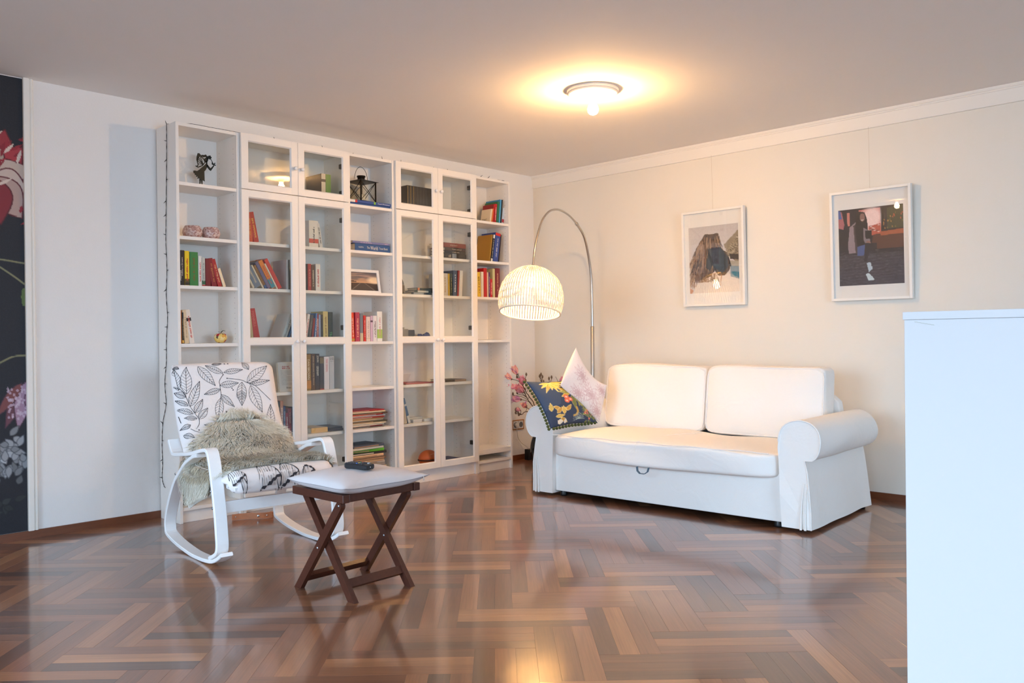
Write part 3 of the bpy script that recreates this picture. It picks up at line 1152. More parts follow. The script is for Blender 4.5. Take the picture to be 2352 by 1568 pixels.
# middle open bookcase
M3 = 'middle open bookcase'
lying('3-A', -2.176, -1.818, 2.02, .014, (44, 84, 142), 'long dark blue book lying under the lantern, lower of the two, top shelf', depth=.22, x=.262, yaw=0)
lying('3-A', -2.174, -1.816, 2.0345, .020, (46, 78, 146), 'long blue book with red and white end lying under the lantern', depth=.22, x=.266, bands=[(.0, .13, (226, 220, 216)), (.13, .18, (196, 40, 46)), (.58, .62, (140, 196, 60))], title=[('French Wörterbuch', .68, .97, .5)], ink=(232, 232, 236))
lying('3-B', -2.130, -1.825, 1.70, .051, (34, 82, 136), 'thick blue travel book lettered The World, lying flat, second shelf', cover=(34, 76, 124), depth=.22, x=.262, title=[('NORTH', .10, .23, .20), ('The', .33, .41, .30), ('World', .43, .64, .52), ('Travel Book', .68, .93, .30)])
lying('3-B', -2.150, -1.828, 1.7515, .016, (112, 118, 164), 'thin violet book lying on top of the thick blue travel book', depth=.23, x=.262, title=[('', .2, .5, .4), ('', .86, .95, .4)], ink=(206, 180, 196))
for y0, t, h, ln, c, lb, ti, k, bd in (
        (-2.170, .024, .202, 0, (192, 200, 40), 'lime green spine at the left end', None, W, ()),
        (-2.144, .027, .203, 2, (222, 72, 44), 'orange red spine beside the lime one', '', (240, 200, 180), [(.02, .1, (196, 150, 70))]),
        (-2.112, .038, .205, 0, (182, 64, 92), 'pink spine with gold dots', '', (232, 178, 150), ()),
        (-2.073, .028, .198, 0, (120, 126, 136), 'grey blue spine with pale foot', None, W, [(0, .3, (196, 186, 160))]),
        (-2.043, .022, .184, 0, (206, 46, 40), 'bright red slim book', '', (226, 150, 140), ()),
        (-2.019, .036, .176, 0, (226, 208, 200), 'cream pink book', '', (190, 170, 160), [(.1, .13, (204, 188, 160))]),
        (-1.981, .020, .182, 0, (206, 178, 200), 'lilac spine with dark dot', None, W, [(.75, .82, (96, 70, 90))]),
        (-1.960, .035, .183, 0, (222, 218, 220), 'white spine with grey lettering', '', (110, 106, 110), ()),
        (-1.923, .046, .214, 0, (224, 226, 222), 'tall white book with green swirl', '', (206, 150, 150), [(.1, .4, (168, 196, 96))])):
    book('3-D', y0, t, h, ln, c, lb + ', fourth shelf, ' + M3, title=ti, ink=k, bands=bd, depth=.16)
# right glazed bookcase
GR = 'right glazed bookcase'
ORD = ['first', 'second', 'third', 'fourth', 'fifth', 'sixth', 'seventh', 'eighth', 'ninth', 'tenth', 'eleventh', 'twelfth', 'thirteenth', 'fourteenth', 'fifteenth']
for i in range(12):
    c = (46, 38, 32) if i < 3 else (52, 46, 42)
    o = book('4l-A', -1.625 + .0288 * i, .0285, .203, 0, c, '%s black volume from the left of the matching set on the top shelf' % ORD[i], depth=.15, cover=(50, 40, 32), x=.22)
    mb = MB()
    for a in ((.12,) if i < 3 else ()):
        mb.box(.0003, .0008, .0015, .0045, .004, .199)
    if i >= 3:
        for a in (.25, .5, .75):
            mb.box(.0003, .0009, .003, .025, .203 * a, .203 * a + .0016)
    mb.build('gilt_line', bmat((196, 160, 84) if i < 3 else (92, 78, 60)), o)
for z, t, y0, y1, c, lb, ti in ((1.70, .042, -1.272, -1.040, (44, 38, 36), 'black book with grey label, bottom of the lying stack', [('', .2, .28, .5)]),
                               (1.742, .020, -1.268, -1.046, (38, 32, 30), 'slim black book, third from the top of the lying stack', [('', .35, .7, .4)]),
                               (1.762, .026, -1.262, -1.046, (66, 48, 42), 'dark brown book, second from the top of the lying stack', [('', .35, .8, .4)]),
                               (1.788, .036, -1.278, -1.043, (128, 62, 54), 'reddish brown book on top of the lying stack', [('', .3, .6, .3)])):
    lying('4r-B', y0, y1, z, t, c, lb + ', second shelf, ' + GR, depth=.17, x=.225, title=ti, ink=(176, 160, 140), bands=[(.36, .55, (128, 136, 146))] if 'label' in lb else ())
for z, t, y0, y1, c, lb, bd in ((1.408, .018, -1.600, -1.400, (46, 58, 66), 'teal black paperback, bottom of the small pile', [(.1, .6, (150, 158, 160))]),
                               (1.426, .016, -1.570, -1.378, (56, 70, 62), 'dark green paperback, middle of the small pile', [(.15, .7, (196, 196, 186))]),
                               (1.442, .020, -1.545, -1.375, (40, 52, 50), 'black paperback with orange end, top of the small pile', [(.02, .14, (206, 122, 70))])):
    lying('4l-C', y0, y1, z, t, c, lb + ', third shelf, ' + GR, depth=.12, x=.225, bands=bd)
book('4l-C', -1.625, .045, .075, 0, (120, 104, 84), 'low brown box like book behind the small pile, ' + GR, depth=.1, x=.12)
for y0, t, h, ln, c, lb, ti, k in (
        (-1.300, .060, .174, 0, (206, 200, 190), 'pale book with gold lettering and round moon', '', (180, 150, 96)),
        (-1.236, .015, .174, 0, (214, 178, 60), 'thin yellow spine', None, W),
        (-1.220, .027, .175, 0, (44, 58, 44), 'dark green spine beside the yellow one', '', (150, 140, 90)),
        (-1.190, .042, .200, -2, (52, 72, 102), 'blue grey photo book', '', (206, 212, 220)),
        (-1.143, .015, .203, -4, (176, 60, 56), 'thin red spine', None, W),
        (-1.126, .034, .203, -4, (220, 218, 214), 'white tall book at the right end', None, W)):
    book('4r-C', y0, t, h, ln, c, lb + ', third shelf, ' + GR, title=ti, ink=k, depth=.16)
book('4l-E', -1.712, .014, .180, 0, (196, 92, 74), 'thin salmon red book at far left, fifth shelf, ' + GR, depth=.16)
lying('4l-E', -1.665, -1.385, .738, .009, (178, 84, 88), 'flat pink magazine, fifth shelf, left half of ' + GR, depth=.2, x=.225, name='magazine', cat='magazine')
lying('4r-E', -1.275, -1.055, .738, .018, (62, 54, 50), 'flat dark book, fifth shelf, ' + GR, depth=.18, x=.225, bands=[(.45, .99, (150, 128, 112))])
book('4l-F', -1.690, .034, .180, 10, (206, 190, 168), 'beige leaning book, sixth shelf, ' + GR, title=None, depth=.15)
book('4l-F', -1.648, .024, .190, 16, (92, 126, 164), 'blue and white leaning book, sixth shelf, ' + GR, bands=[(.0, .3, (222, 222, 220)), (.7, .78, (222, 222, 220))], depth=.15)
lying('4r-G', -1.245, -1.075, .092, .035, (72, 74, 112), 'blue book with red end lying on the bottom shelf, ' + GR, depth=.16, x=.17, bands=[(.0, .17, (176, 60, 62))])
lying('4l-G', -1.71, -1.61, .092, .02, (92, 64, 52), 'small brown book lying at the left of the bottom shelf, ' + GR, depth=.12, x=.24)
# rightmost bookcase
R5 = 'rightmost bookcase'
for y0, t, h, ln, c, cv, lb, ti, k, dp in (
        (-.780, .018, .113, -10, (226, 210, 178), (230, 214, 184), 'small cream book showing its cover, lettered foot', None, W, .11),
        (-.759, .012, .118, -8, (226, 132, 62), (226, 132, 62), 'thin orange book beside the cream one', None, W, .11),
        (-.744, .013, .155, -6, (192, 36, 34), (150, 28, 28), 'red book with dotted cover', None, W, .13),
        (-.728, .023, .160, -6, (186, 34, 40), (150, 28, 28), 'red book with white lettering', '', (230, 200, 196), .13),
        (-.702, .024, .182, -6, (44, 116, 82), (46, 112, 66), 'green book', None, W, .15),
        (-.675, .018, .202, -6, (86, 164, 206), (60, 138, 186), 'tall bright blue book', None, W, .17),
        (-.655, .012, .203, -6, (30, 30, 32), (30, 30, 32), 'black spine beside the bright blue one', None, W, .15),
        (-.640, .022, .136, -8, (190, 204, 216), (190, 204, 216), 'low pale blue book with red flower', None, W, .13)):
    o = book('5-A', y0, t, h, ln, c, lb + ', top shelf, ' + R5, cover=cv, title=ti, ink=k, depth=dp, bands=[(.1, .3, (176, 46, 60))] if 'flower' in lb else ())
    if 'lettered' in lb:
        mb = MB()
        lettering(mb, 'START', (-.095, -.0178 - .0006, .018), (1, 0, 0), (0, 0, 1), .06, .016)
        mb.build('title', bmat((120, 96, 60)), o)
for y0, t, h, ln, c, cv, lb, ti, k, dp, bd in (
        (-.790, .013, .226, -9, (160, 120, 44), (172, 128, 44), 'mustard book showing its whole cover', None, W, .165, ()),
        (-.772, .020, .228, -9, (36, 36, 42), (36, 36, 42), 'black spine with white patches', '', (190, 190, 190), .17, [(.0, .12, (222, 220, 216)), (.86, .99, (222, 220, 216))]),
        (-.746, .058, .241, -9, (58, 80, 148), (58, 80, 148), 'thick blue book with red head', '', (206, 206, 216), .17, [(.90, .995, (206, 42, 40))]),
        (-.684, .012, .233, -8, (60, 44, 46), (60, 44, 46), 'dark spine at the right end', None, W, .15, ())):
    book('5-B', y0, t, h, ln, c, lb + ', second shelf, ' + R5, cover=cv, title=ti, ink=k, depth=dp, bands=bd)
for y0, t, h, ln, c, lb, ti, k, bd in (
        (-.965, .041, .200, 0, (214, 168, 30), 'amber spine with black figure at the left end', '', (40, 32, 26), [(.04, .12, (60, 46, 26)), (.5, .8, (52, 40, 26))]),
        (-.922, .036, .201, 2, (226, 190, 50), 'yellow spine with small dark mark', '', (120, 84, 30), ()),
        (-.883, .029, .206, 0, (226, 216, 198), 'ivory spine', None, W, ()),
        (-.853, .036, .237, 0, (196, 36, 32), 'tall bright red spine', None, W, ()),
        (-.816, .017, .205, 0, (216, 196, 164), 'cream spine', None, W, ()),
        (-.798, .018, .206, 0, (98, 60, 104), 'purple spine', '', (200, 170, 190), ()),
        (-.779, .024, .152, 0, (202, 38, 44), 'short red book', '', (230, 180, 170), ()),
        (-.751, .027, .238, 0, (204, 194, 140), 'tall olive cream book', None, W, ()),
        (-.722, .055, .243, 0, (126, 40, 44), 'thick dark red book at the right end', '', (206, 150, 120), ())):
    book('5-C', y0, t, h, ln, c, lb + ', third shelf, ' + R5, title=ti, ink=k, bands=bd, depth=.16)
lying('5-D', -.945, -.68, 1.062, .006, (206, 196, 180), 'thin pale magazine lying alone on the fourth shelf, ' + R5, depth=.2, x=.25, name='magazine', cat='magazine')

# magazines in the middle bookcase, two piles
MAGCOL = [('grey', (120, 116, 110)), ('red and grey', (150, 44, 44)), ('pale grey', (196, 190, 178)), ('cream', (222, 204, 170)), ('dark olive', (84, 76, 56)), ('cream', (226, 206, 172)), ('tan', (196, 156, 104)), ('brick red', (176, 60, 46)), ('white', (228, 222, 212)), ('scarlet', (202, 44, 42)), ('dark brown', (84, 58, 42)), ('cream', (216, 196, 160)), ('crimson', (170, 36, 48))]
for pile, zz, cols, ylo, yhi, where in (
        ('3-F', .448, MAGCOL, -2.17, -1.86, 'on the sixth shelf'),
        ('3-G', .092, [('lime', (122, 178, 40)), ('yellow', (226, 196, 60)), ('crimson', (168, 32, 44)), ('cream', (224, 196, 156)), ('pale tan', (206, 178, 144)), ('grey', (150, 140, 130)), ('cream white', (228, 210, 184)), ('tan', (196, 160, 120)), ('brown', (120, 92, 70)), ('peach', (226, 186, 144)), ('black', (52, 48, 46)), ('bright green', (96, 176, 44)), ('green edged white', (206, 206, 190)), ('slate blue', (76, 86, 104))], -2.17, -1.855, 'on the bottom shelf')):
    z = zz
    r = random.Random(pile)
    for i, (cn, c) in enumerate(cols):
        t = r.uniform(.007, .0115) if pile == '3-F' else (r.uniform(.012, .021) if i not in (1,) else .012)
        left = len(cols) - i
        pos = 'bottom' if i == 0 else ('top' if left == 1 else ORD[left - 1] + ' from the top')
        d = r.uniform(0, .035)
        a, b = ylo + r.uniform(-.004, .012), yhi - d
        m = thing('magazine', '%s magazine, %s of the pile %s' % (cn, pos, where), 'magazine', (.245 + r.uniform(-.012, .01), (a + b) / 2, z + .0003), (0, 0, math.radians(r.uniform(-4, 4))), 'magazines ' + where)
        L = (b - a) / 2
        t0 = t - .0006
        q = [(-.21, 0), (-.002, 0), (0, t0 * .25), (0, t0 * .8), (-.002, t0), (-.21, t0)]
        MB().prism(q, lambda p, s, k: (p, k, s), -L, L).build('cover', bmat(c), m)
        e = MB()
        e.box(-.0005, .0009, -L * .97, L * r.uniform(-.2, .9), t0 * .2, t0 * .55)
        e.build('page_edge', bmat(r.choice(((230, 216, 190), (222, 206, 178), (206, 196, 180), (190, 150, 110)))), m)
        z += t

# ------------------------------------------------------------------ ornaments on the shelves
# fairy cut from sheet metal
f0 = (.12, -3.226, 2.0204)
fa = thing('fairy_figure', 'black metal fairy silhouette holding a flower, top shelf, leftmost bookcase', 'figurine', (.12, -3.15, 2.0204))


def fp(x, y, t):                     # sheet coordinates, 255 wide x 365 high, y downwards
    return (t, (x - 132) * .000577, (365 - y) * .00060)


IRON = mat('black_iron', (34, 36, 28), .5, .3)
mb = MB()
TK = .0025


def fpoly(pts):
    mb.prism(pts, fp, -TK, TK)


def fdisc(x, y, r, n=10):
    fpoly([(x + r * math.cos(2 * PI * i / n), y + r * math.sin(2 * PI * i / n)) for i in range(n)])


def fline(a, b, w):
    d = Vector((b[0] - a[0], b[1] - a[1]))
    n = Vector((-d.y, d.x)).normalized() * w / 2
    fpoly([(a[0] + n.x, a[1] + n.y), (b[0] + n.x, b[1] + n.y), (b[0] - n.x, b[1] - n.y), (a[0] - n.x, a[1] - n.y)])


fpoly([(112, 130), (150, 92), (166, 108), (158, 132), (140, 165), (126, 180), (128, 282), (112, 274), (95, 268), (70, 262), (48, 240), (22, 218), (2, 190), (16, 184), (46, 186), (76, 164), (98, 142)])
fpoly([(150, 92), (166, 108), (196, 138), (214, 122), (232, 100), (240, 106), (222, 134), (200, 164), (184, 156), (156, 126)])
fdisc(148, 58, 22, 14)
fpoly([(138, 68), (158, 66), (162, 96), (148, 96)])
for q in ((122, 22, 13), (142, 16, 13), (158, 28, 12), (106, 20, 10), (164, 46, 9)):
    fdisc(*q)
fpoly([(72, 266), (86, 268), (84, 300), (76, 365), (68, 365), (70, 310)])
fpoly([(90, 268), (106, 270), (104, 310), (112, 365), (103, 365), (94, 310)])
fpoly([(56, 0), (74, 0), (96, 22), (84, 32), (66, 40), (54, 70), (48, 92), (40, 70), (44, 34)])
for a, b in (((62, 36), (50, 92)), ((50, 92), (60, 118)), ((90, 28), (124, 54)), ((124, 54), (136, 84)), ((136, 84), (104, 124)), ((104, 124), (64, 142)), ((60, 118), (44, 140)), ((44, 140), (64, 146)), ((30, 134), (48, 142))):
    fline(a, b, 8)
for a in ((58, 60), (54, 84), (66, 44), (84, 34), (60, 108), (70, 134)):
    fline((118, 112), a, 4)
for i in range(5):
    t = 2 * PI * i / 5
    fdisc(188 + 13 * math.cos(t), 26 + 13 * math.sin(t), 9, 8)
fdisc(188, 26, 5)
fline((198, 36), (232, 92), 4)
for e in ((212, 78), (250, 76), (256, 100), (214, 92)):
    fline((234, 94), e, 9)
for i in range(5):
    fdisc(12 + 14 * i + (6 if i > 3 else 0), 206 + 17 * i, 6, 8)
mb.build('silhouette', IRON, fa)
MB().cbox(-.02, .02, -.035, .0, 0, .003, .001).build('foot_plate', IRON, fa)

MOSAIC, nt, p = nodes_of('pink_mosaic_glass')
tc = nt.nodes.new('ShaderNodeTexCoord')
vo = nt.nodes.new('ShaderNodeTexVoronoi')
vo.inputs['Scale'].default_value = 110
nt.links.new(tc.outputs['Object'], vo.inputs['Vector'])
rp = nt.nodes.new('ShaderNodeValToRGB')
rp.color_ramp.elements[0].color = srgb(150, 96, 90) + (1,)
rp.color_ramp.elements[1].color = srgb(236, 216, 208) + (1,)
nt.links.new(vo.outputs['Color'], rp.inputs[0])
nt.links.new(rp.outputs[0], p.inputs['Base Color'])
p.inputs['Roughness'].default_value = .12
bp = nt.nodes.new('ShaderNodeBump')
bp.inputs['Strength'].default_value = .6
bp.inputs['Distance'].default_value = .001
nt.links.new(vo.outputs['Distance'], bp.inputs['Height'])
nt.links.new(bp.outputs[0], p.inputs['Normal'])
for y, s, lb in ((-3.262, 1.0, 'rounder left one of two pink mosaic candle holders, second shelf'), (-3.144, .96, 'right one of two pink mosaic candle holders, second shelf')):
    o = thing('candle_holder', lb, 'candle holder', (.18, y, 1.7003), group='mosaic candle holders')
    r = .0585 * s
    MB().lathe([(.0001, 0), (.034 * s, 0), (.048 * s, .008), (r, .034), (.056 * s, .052), (.046 * s, .072), (.043 * s, .076), (.041 * s, .075), (.044 * s, .066), (.053 * s, .050), (.054 * s, .034), (.044 * s, .011), (.0001, .006)], n=28).build('bowl', MOSAIC, o)

# painted apple
APPLE, nt, p = nodes_of('painted_apple')
tc = nt.nodes.new('ShaderNodeTexCoord')
vo = nt.nodes.new('ShaderNodeTexVoronoi')
vo.inputs['Scale'].default_value = 62
nt.links.new(tc.outputs['Object'], vo.inputs['Vector'])
rp = nt.nodes.new('ShaderNodeValToRGB')
rp.color_ramp.interpolation = 'CONSTANT'
el = rp.color_ramp.elements
el[0].color = srgb(176, 40, 56) + (1,)
el[1].position, el[1].color = .3, srgb(226, 196, 110) + (1,)
for q, c in ((.55, (232, 210, 150)), (.72, (96, 70, 40)), (.8, (214, 160, 70))):
    k = el.new(q)
    k.color = srgb(*c) + (1,)
nt.links.new(vo.outputs['Color'], rp.inputs[0])
nt.links.new(rp.outputs[0], p.inputs['Base Color'])
p.inputs['Roughness'].default_value = .2
ap = thing('apple_ornament', 'lacquered apple ornament patterned red and gold, fourth shelf, leftmost bookcase', 'ornament', (.20, -3.10, 1.0624))
MB().lathe([(.0001, .005), (.012, .001), (.026, .006), (.037, .022), (.040, .036), (.036, .051), (.024, .060), (.010, .058), (.0001, .052)], n=24).build('fruit', APPLE, ap)
MB().tube([(0, 0, .052), (.002, .004, .066), (.004, .010, .073)], .0022, 6).build('stem', mat('stem_brown', (90, 76, 50), .7), ap)
mb = MB()
mb.grid(lambda a, b: (.012 * (b - .5) * 2 * math.sin(PI * min(1, a + .02)), .002 + .030 * a, .068 + .012 * math.sin(PI * a * .8) - .004 * abs(b - .5)), 6, 2)
mb.grid(lambda a, b: (.004 + .010 * (b - .5) * 2 * math.sin(PI * min(1, a + .02)), -.001 - .018 * a, .066 + .006 * a), 5, 2)
mb.build('leaf', mat('leaf_dark_green', (58, 70, 52), .5), ap)

# lantern on the two blue books
la = thing('lantern', 'black metal lantern with crossed side bars and ring handle, on two blue books', 'lantern', (.155, -1.995, 2.0549), (0, 0, math.radians(8)))
lb_ = mat('lantern_metal', (44, 36, 26), .45, .6)
mb = MB()
s = .072
mb.cbox(-s - .004, s + .004, -s - .004, s + .004, 0, .008, .001)
for a in (-1, 1):
    for b in (-1, 1):
        mb.beam((a * s, b * s, .008), (a * s, b * s, .150), .008, .008, (1, 0, 0))
mb.build('cage', lb_, la)
for a in (0, 1, 2, 3):
    c, q = math.cos(a * PI / 2), math.sin(a * PI / 2)
    m = MB()
    for e in (-1, 1):
        m.beam((s * c - e * s * q, s * q + e * s * c, .010), (s * c + e * s * q, s * q - e * s * c, .148), .003, .003, (c, q, 0))
    m.build('crossed_bar', lb_, la)
for a in (0, 1, 2, 3):
    m = MB()
    m.v = []
    m.box(s - .006, s - .0045, -s + .004, s - .004, .010, .147)
    c, q = math.cos(a * PI / 2), math.sin(a * PI / 2)
    m.v = [(x * c - y * q, x * q + y * c, z) for x, y, z in m.v]
    m.build('pane', GLASS, la)
mb = MB()
e = .090
mb.add([(-e, -e, .150), (e, -e, .150), (e, e, .150), (-e, e, .150), (-.03, -.03, .168), (.03, -.03, .168), (.03, .03, .168), (-.03, .03, .168)], [(3, 2, 1, 0), (0, 1, 5, 4), (1, 2, 6, 5), (2, 3, 7, 6), (3, 0, 4, 7), (4, 5, 6, 7)])
mb.build('roof', lb_, la)
MB().lathe([(.026, .165), (.026, .186), (.031, .187), (.031, .196), (.0001, .197)], n=16).build('chimney', lb_, la)
MB().tube([(0, .062 * math.cos(t), .168 + .092 * math.sin(t)) for t in [PI * i / 20 for i in range(21)]], .0018, 6).build('handle', lb_, la)
MB().lathe([(.0001, .0085), (.028, .0085), (.028, .062), (.0001, .062)], n=18).build('candle', mat('candle_wax', (232, 220, 190), .5), la)

# framed landscape photograph
ph = thing('photo_frame', 'white framed photo of a road at sunset, third shelf, middle open bookcase', 'photo frame', (.165, -1.985, 1.4084), (0, math.radians(-10), 0))
hw, hh = .148, .175
mb = MB()
for a in ((-hw, -hw + .02, 0, hh), (hw - .02, hw, 0, hh), (-hw + .02, hw - .02, 0, .02), (-hw + .02, hw - .02, hh - .02, hh)):
    mb.cbox(-.012, .004, a[0], a[1], a[2], a[3], .0012)
mb.box(-.012, -.006, -hw + .018, hw - .018, .018, hh - .018)
mb.build('frame', WHITE_PAINT, ph)
pp = Paint(88, 46, (112, 106, 112))
for i in range(46):
    t = i / 46
    c = (np.array((96, 92, 100)) * (1 - t / .55) + np.array((206, 164, 128)) * (t / .55)) if t < .55 else np.array((92, 74, 66)) * (1.15 - t * .5)
    pp.a[i, :, :] = c
for k in range(14):
    r = random.Random(k)
    pp.oval(r.uniform(0, 1), r.uniform(.02, .4), r.uniform(.08, .25), r.uniform(.03, .06), r.choice(((86, 84, 96), (170, 150, 150), (206, 170, 150))), .5, soft=.8)
pp.oval(.93, .42, .16, .12, (250, 226, 190), .9, soft=1.0)
pp.poly([(0, .46), (.3, .5), (.3, .54), (0, .55)], (46, 40, 42))
pp.poly([(.02, 1), (.42, .57), (.58, .57), (.98, 1)], (78, 70, 66))
pp.line((.44, .58), (.1, 1), .012, (150, 136, 120))
pp.line((.56, .58), (.9, 1), .012, (140, 126, 112))
flat_print('photograph', pp, lambda a, b: (-.0055, -hw + .02 + (2 * hw - .04) * a, .02 + (hh - .04) * (1 - b)), PRINT, ph)

# right glazed bookcase: round mirror, flask, small things, stones, ball
mi = thing('round_mirror', 'round grey mirror standing behind the door frame, third shelf, right glazed bookcase', 'mirror', (.10, -1.648, 1.4084), (0, math.radians(-6), 0))
m = MB().lathe([(.0001, -.004), (.066, -.004), (.078, -.002), (.080, .004), (.074, .006), (.068, .004), (.0001, .004)], n=32)
m.v = [(z, x, .080 + y) for x, y, z in m.v]
m.build('disc', mat('grey_pewter', (150, 146, 140), .25, .8), mi)
fl = thing('hip_flask', 'flat steel hip flask at the left, fourth shelf, right glazed bookcase', 'flask', (.20, -1.652, 1.0624))
MB().cbox(-.012, .012, -.030, .030, 0, .088, .006).build('body', mat('flask_steel', (150, 142, 134), .35, .6), fl)
MB().lathe([(.009, .088), (.009, .100), (.0001, .1005)], (0, -.008, 0), 12).build('cap', STEEL, fl)
dp = thing('postcard', 'small dark picture card leaning upright, fourth shelf, right glazed bookcase', 'card', (.10, -1.51, 1.0624), (0, math.radians(-8), 0))
MB().box(-.002, 0, -.045, .045, 0, .085).build('card', bmat((70, 72, 80)), dp)
bo = thing('small_bottle', 'tiny brown and white stoppered bottle, fourth shelf, right glazed bookcase', 'bottle', (.22, -1.555, 1.0624))
MB().lathe([(.0001, 0), (.020, 0), (.020, .014), (.010, .030), (.006, .034), (.006, .042), (.0001, .043)], n=14).build('glass_body', mat('brown_glass', (150, 116, 92), .15), bo)
MB().lathe([(.0001, .042), (.008, .043), (.008, .050), (.0001, .051)], n=10).build('stopper', bmat((206, 190, 170)), bo)
for i, (y, x, r, lb) in enumerate(((-1.625, .235, .014, 'small crumpled silver trinket nearest the flask'), (-1.600, .228, .011, 'middle one of three small silver trinkets'), (-1.582, .236, .012, 'small silver trinket beside the tiny bottle'))):
    m = MB().ball((0, 0, r * .9), r, 7)
    m.v = [tuple(Vector(v) * (1 + .35 * mnoise.noise(Vector(v) * 120 + Vector((i, 0, 0))))) for v in m.v]
    zmin = min(v[2] for v in m.v)
    m.v = [(a, b, c - zmin) for a, b, c in m.v]
    o = m.build('trinket', CHROME, None)
    o.location = (x, y, 1.0624)
    tag(o, lb + ', fourth shelf', 'trinket', 'silver trinkets')
for i, (y, r, lb) in enumerate(((-1.512, .031, 'dark blue stone, left of two, fourth shelf, right glazed bookcase'), (-1.448, .033, 'dark blue faceted stone, right of two, fourth shelf, right glazed bookcase'))):
    m = MB().ball((0, 0, 0), r, 6)
    m.v = [tuple(Vector(v) * (1 + .45 * mnoise.noise(Vector(v) * 45 + Vector((i * 7, 3, 0))))) for v in m.v]
    zmin = min(v[2] for v in m.v)
    m.v = [(a, b, (c - zmin) * .85) for a, b, c in m.v]
    m.s = [False] * len(m.s)
    o = m.build('stone', mat('lapis_stone', (50, 56, 108), .3, var=.3, bscale=60), None)
    o.location = (.21, y, 1.0624)
    tag(o, lb, 'stone', 'blue stones')
for i, (y, x, w, h, yaw, lb) in enumerate(((-1.555, .225, .09, .024, 5, 'small white cardboard box left of two'), (-1.448, .222, .075, .022, -6, 'small white cardboard box right of two'), (-1.50, .13, .15, .03, 2, 'wider white box behind the two small ones'))):
    o = thing('small_box', lb + ', sixth shelf, right glazed bookcase', 'box', (x, y, .4484), (0, 0, math.radians(yaw)), 'white boxes on the sixth shelf')
    MB().cbox(-.05, 0, -w / 2, w / 2, 0, h * .62, .001).build('tray', bmat((206, 206, 206)), o)
    MB().cbox(-.0515, .0015, -w / 2 - .0015, w / 2 + .0015, h * .62, h, .001).build('lid', bmat((222, 222, 220)), o)
ba = thing('toy_ball', 'orange rubber ball with dark band, bottom shelf, right glazed bookcase', 'ball', (.165, -1.405, .0924))
m = MB()
R_ = .066
for k in range(10):
    a0, a1 = PI * k / 10, PI * (k + 1) / 10
m.lathe([(max(.0001, R_ * math.sin(PI * i / 18)), R_ - R_ * math.cos(PI * i / 18)) for i in range(19)], n=28)
m.v = [(x * .95, y * 1.28, z * .98) for x, y, z in m.v]
m.build('skin', mat('orange_rubber', (214, 98, 32), .5), ba)
m = MB().tube([(R_ * .955 * math.cos(t), R_ * 1.285 * math.sin(t), R_ * .86) for t in [2 * PI * i / 36 for i in range(36)]], .006, 6, close=True)
m.build('band', mat('dark_rubber', (70, 34, 22), .6), ba)
m = MB().tube([(R_ * .2 + R_ * .95 * math.sin(t) * .75, R_ * 1.0 * math.cos(t) * .6, R_ * .98 + R_ * .97 * math.sin(t) * .62) for t in [PI * i / 20 for i in range(21)]], .0016, 6)
m.build('seam', mat('pale_seam', (236, 170, 120), .6), ba)

# bundle of dark cable on the lowest shelf of the leftmost bookcase
r = random.Random(5)
for nm, lb, c0, n in (('cable_bundle', 'tangled black cable bundle on the bottom shelf, leftmost bookcase', (.17, -3.335, .0924), 26),):
    m = MB()
    for k in range(n):
        cx, cy, cz = r.uniform(-.02, .02), r.uniform(-.02, .02), .032 + r.uniform(-.004, .02)
        R0, tl, ph0 = r.uniform(.018, .036), r.uniform(-.9, .9), r.uniform(0, PI)
        pts = []
        for i in range(14):
            t = 2 * PI * i / 14
            v = Vector((R0 * math.cos(t), R0 * math.sin(t) * 1.2, 0))
            v.rotate(Matrix.Rotation(tl, 3, 'X'))
            v.rotate(Matrix.Rotation(ph0, 3, 'Z'))
            pts.append((cx + v.x, cy + v.y, max(.003, cz + v.z)))
        m.tube(pts, .0022, 5, close=True)
    o = m.build(nm, BLACK, None)
    o.location = c0
    tag(o, lb, 'cable')
# ------------------------------------------------------------------ string lights on the bookcases
sl = thing('string_lights', 'dark string of fairy lights along the bookcase tops and down its left side', 'lights', (.17, -3.42, 0))
o0 = Vector(sl.location)
xs_ = [(.165, 2.43), (.168, 2.372), (.166, 2.20), (.155, 2.0), (.145, 1.8), (.140, 1.66), (.150, 1.5), (.135, 1.36), (.150, 1.22), (.130, 1.08), (.125, .95), (.10, .82), (.115, .70), (.065, .58), (.05, .45), (.055, .34), (.045, .25), (.075, .20), (.09, .195)]
side = smooth_path([(x, -3.4085, z) for x, z in xs_[1:]], 5)
top_pts = [(.268, -3.30, 2.374), (.262, -3.24, 2.376), (.27, -3.17, 2.373), (.266, -3.10, 2.3745), (.270, -3.03, 2.373), (.268, -2.95, 2.3735), (.262, -2.86, 2.3735), (.23, -2.75, 2.373), (.21, -2.6, 2.373), (.23, -2.4, 2.373), (.22, -2.2, 2.373), (.24, -2.0, 2.373), (.23, -1.8, 2.373), (.22, -1.5, 2.373), (.23, -1.2, 2.373), (.25, -.9, 2.373), (.255, -.75, 2.373), (.262, -.66, 2.373)]
join = [(.168, -3.4085, 2.372), (.19, -3.38, 2.3745), (.24, -3.34, 2.374), (.268, -3.30, 2.374)]
wire = MB()
wl = mat('dark_wire', (46, 40, 36), .6)
for path in (side, smooth_path(join, 4), smooth_path(top_pts, 5)):
    # two twisted cores
    for ph in (0, PI):
        P = []
        for i, p in enumerate(path):
            P.append((p.x - o0.x + .0012 * math.cos(i * 1.9 + ph), p.y - o0.y + (.0012 * math.sin(i * 1.9 + ph)), p.z))
        wire.tube(P, .0013, 5)
wire.build('wire', wl, sl)
r = random.Random(11)
spots = []
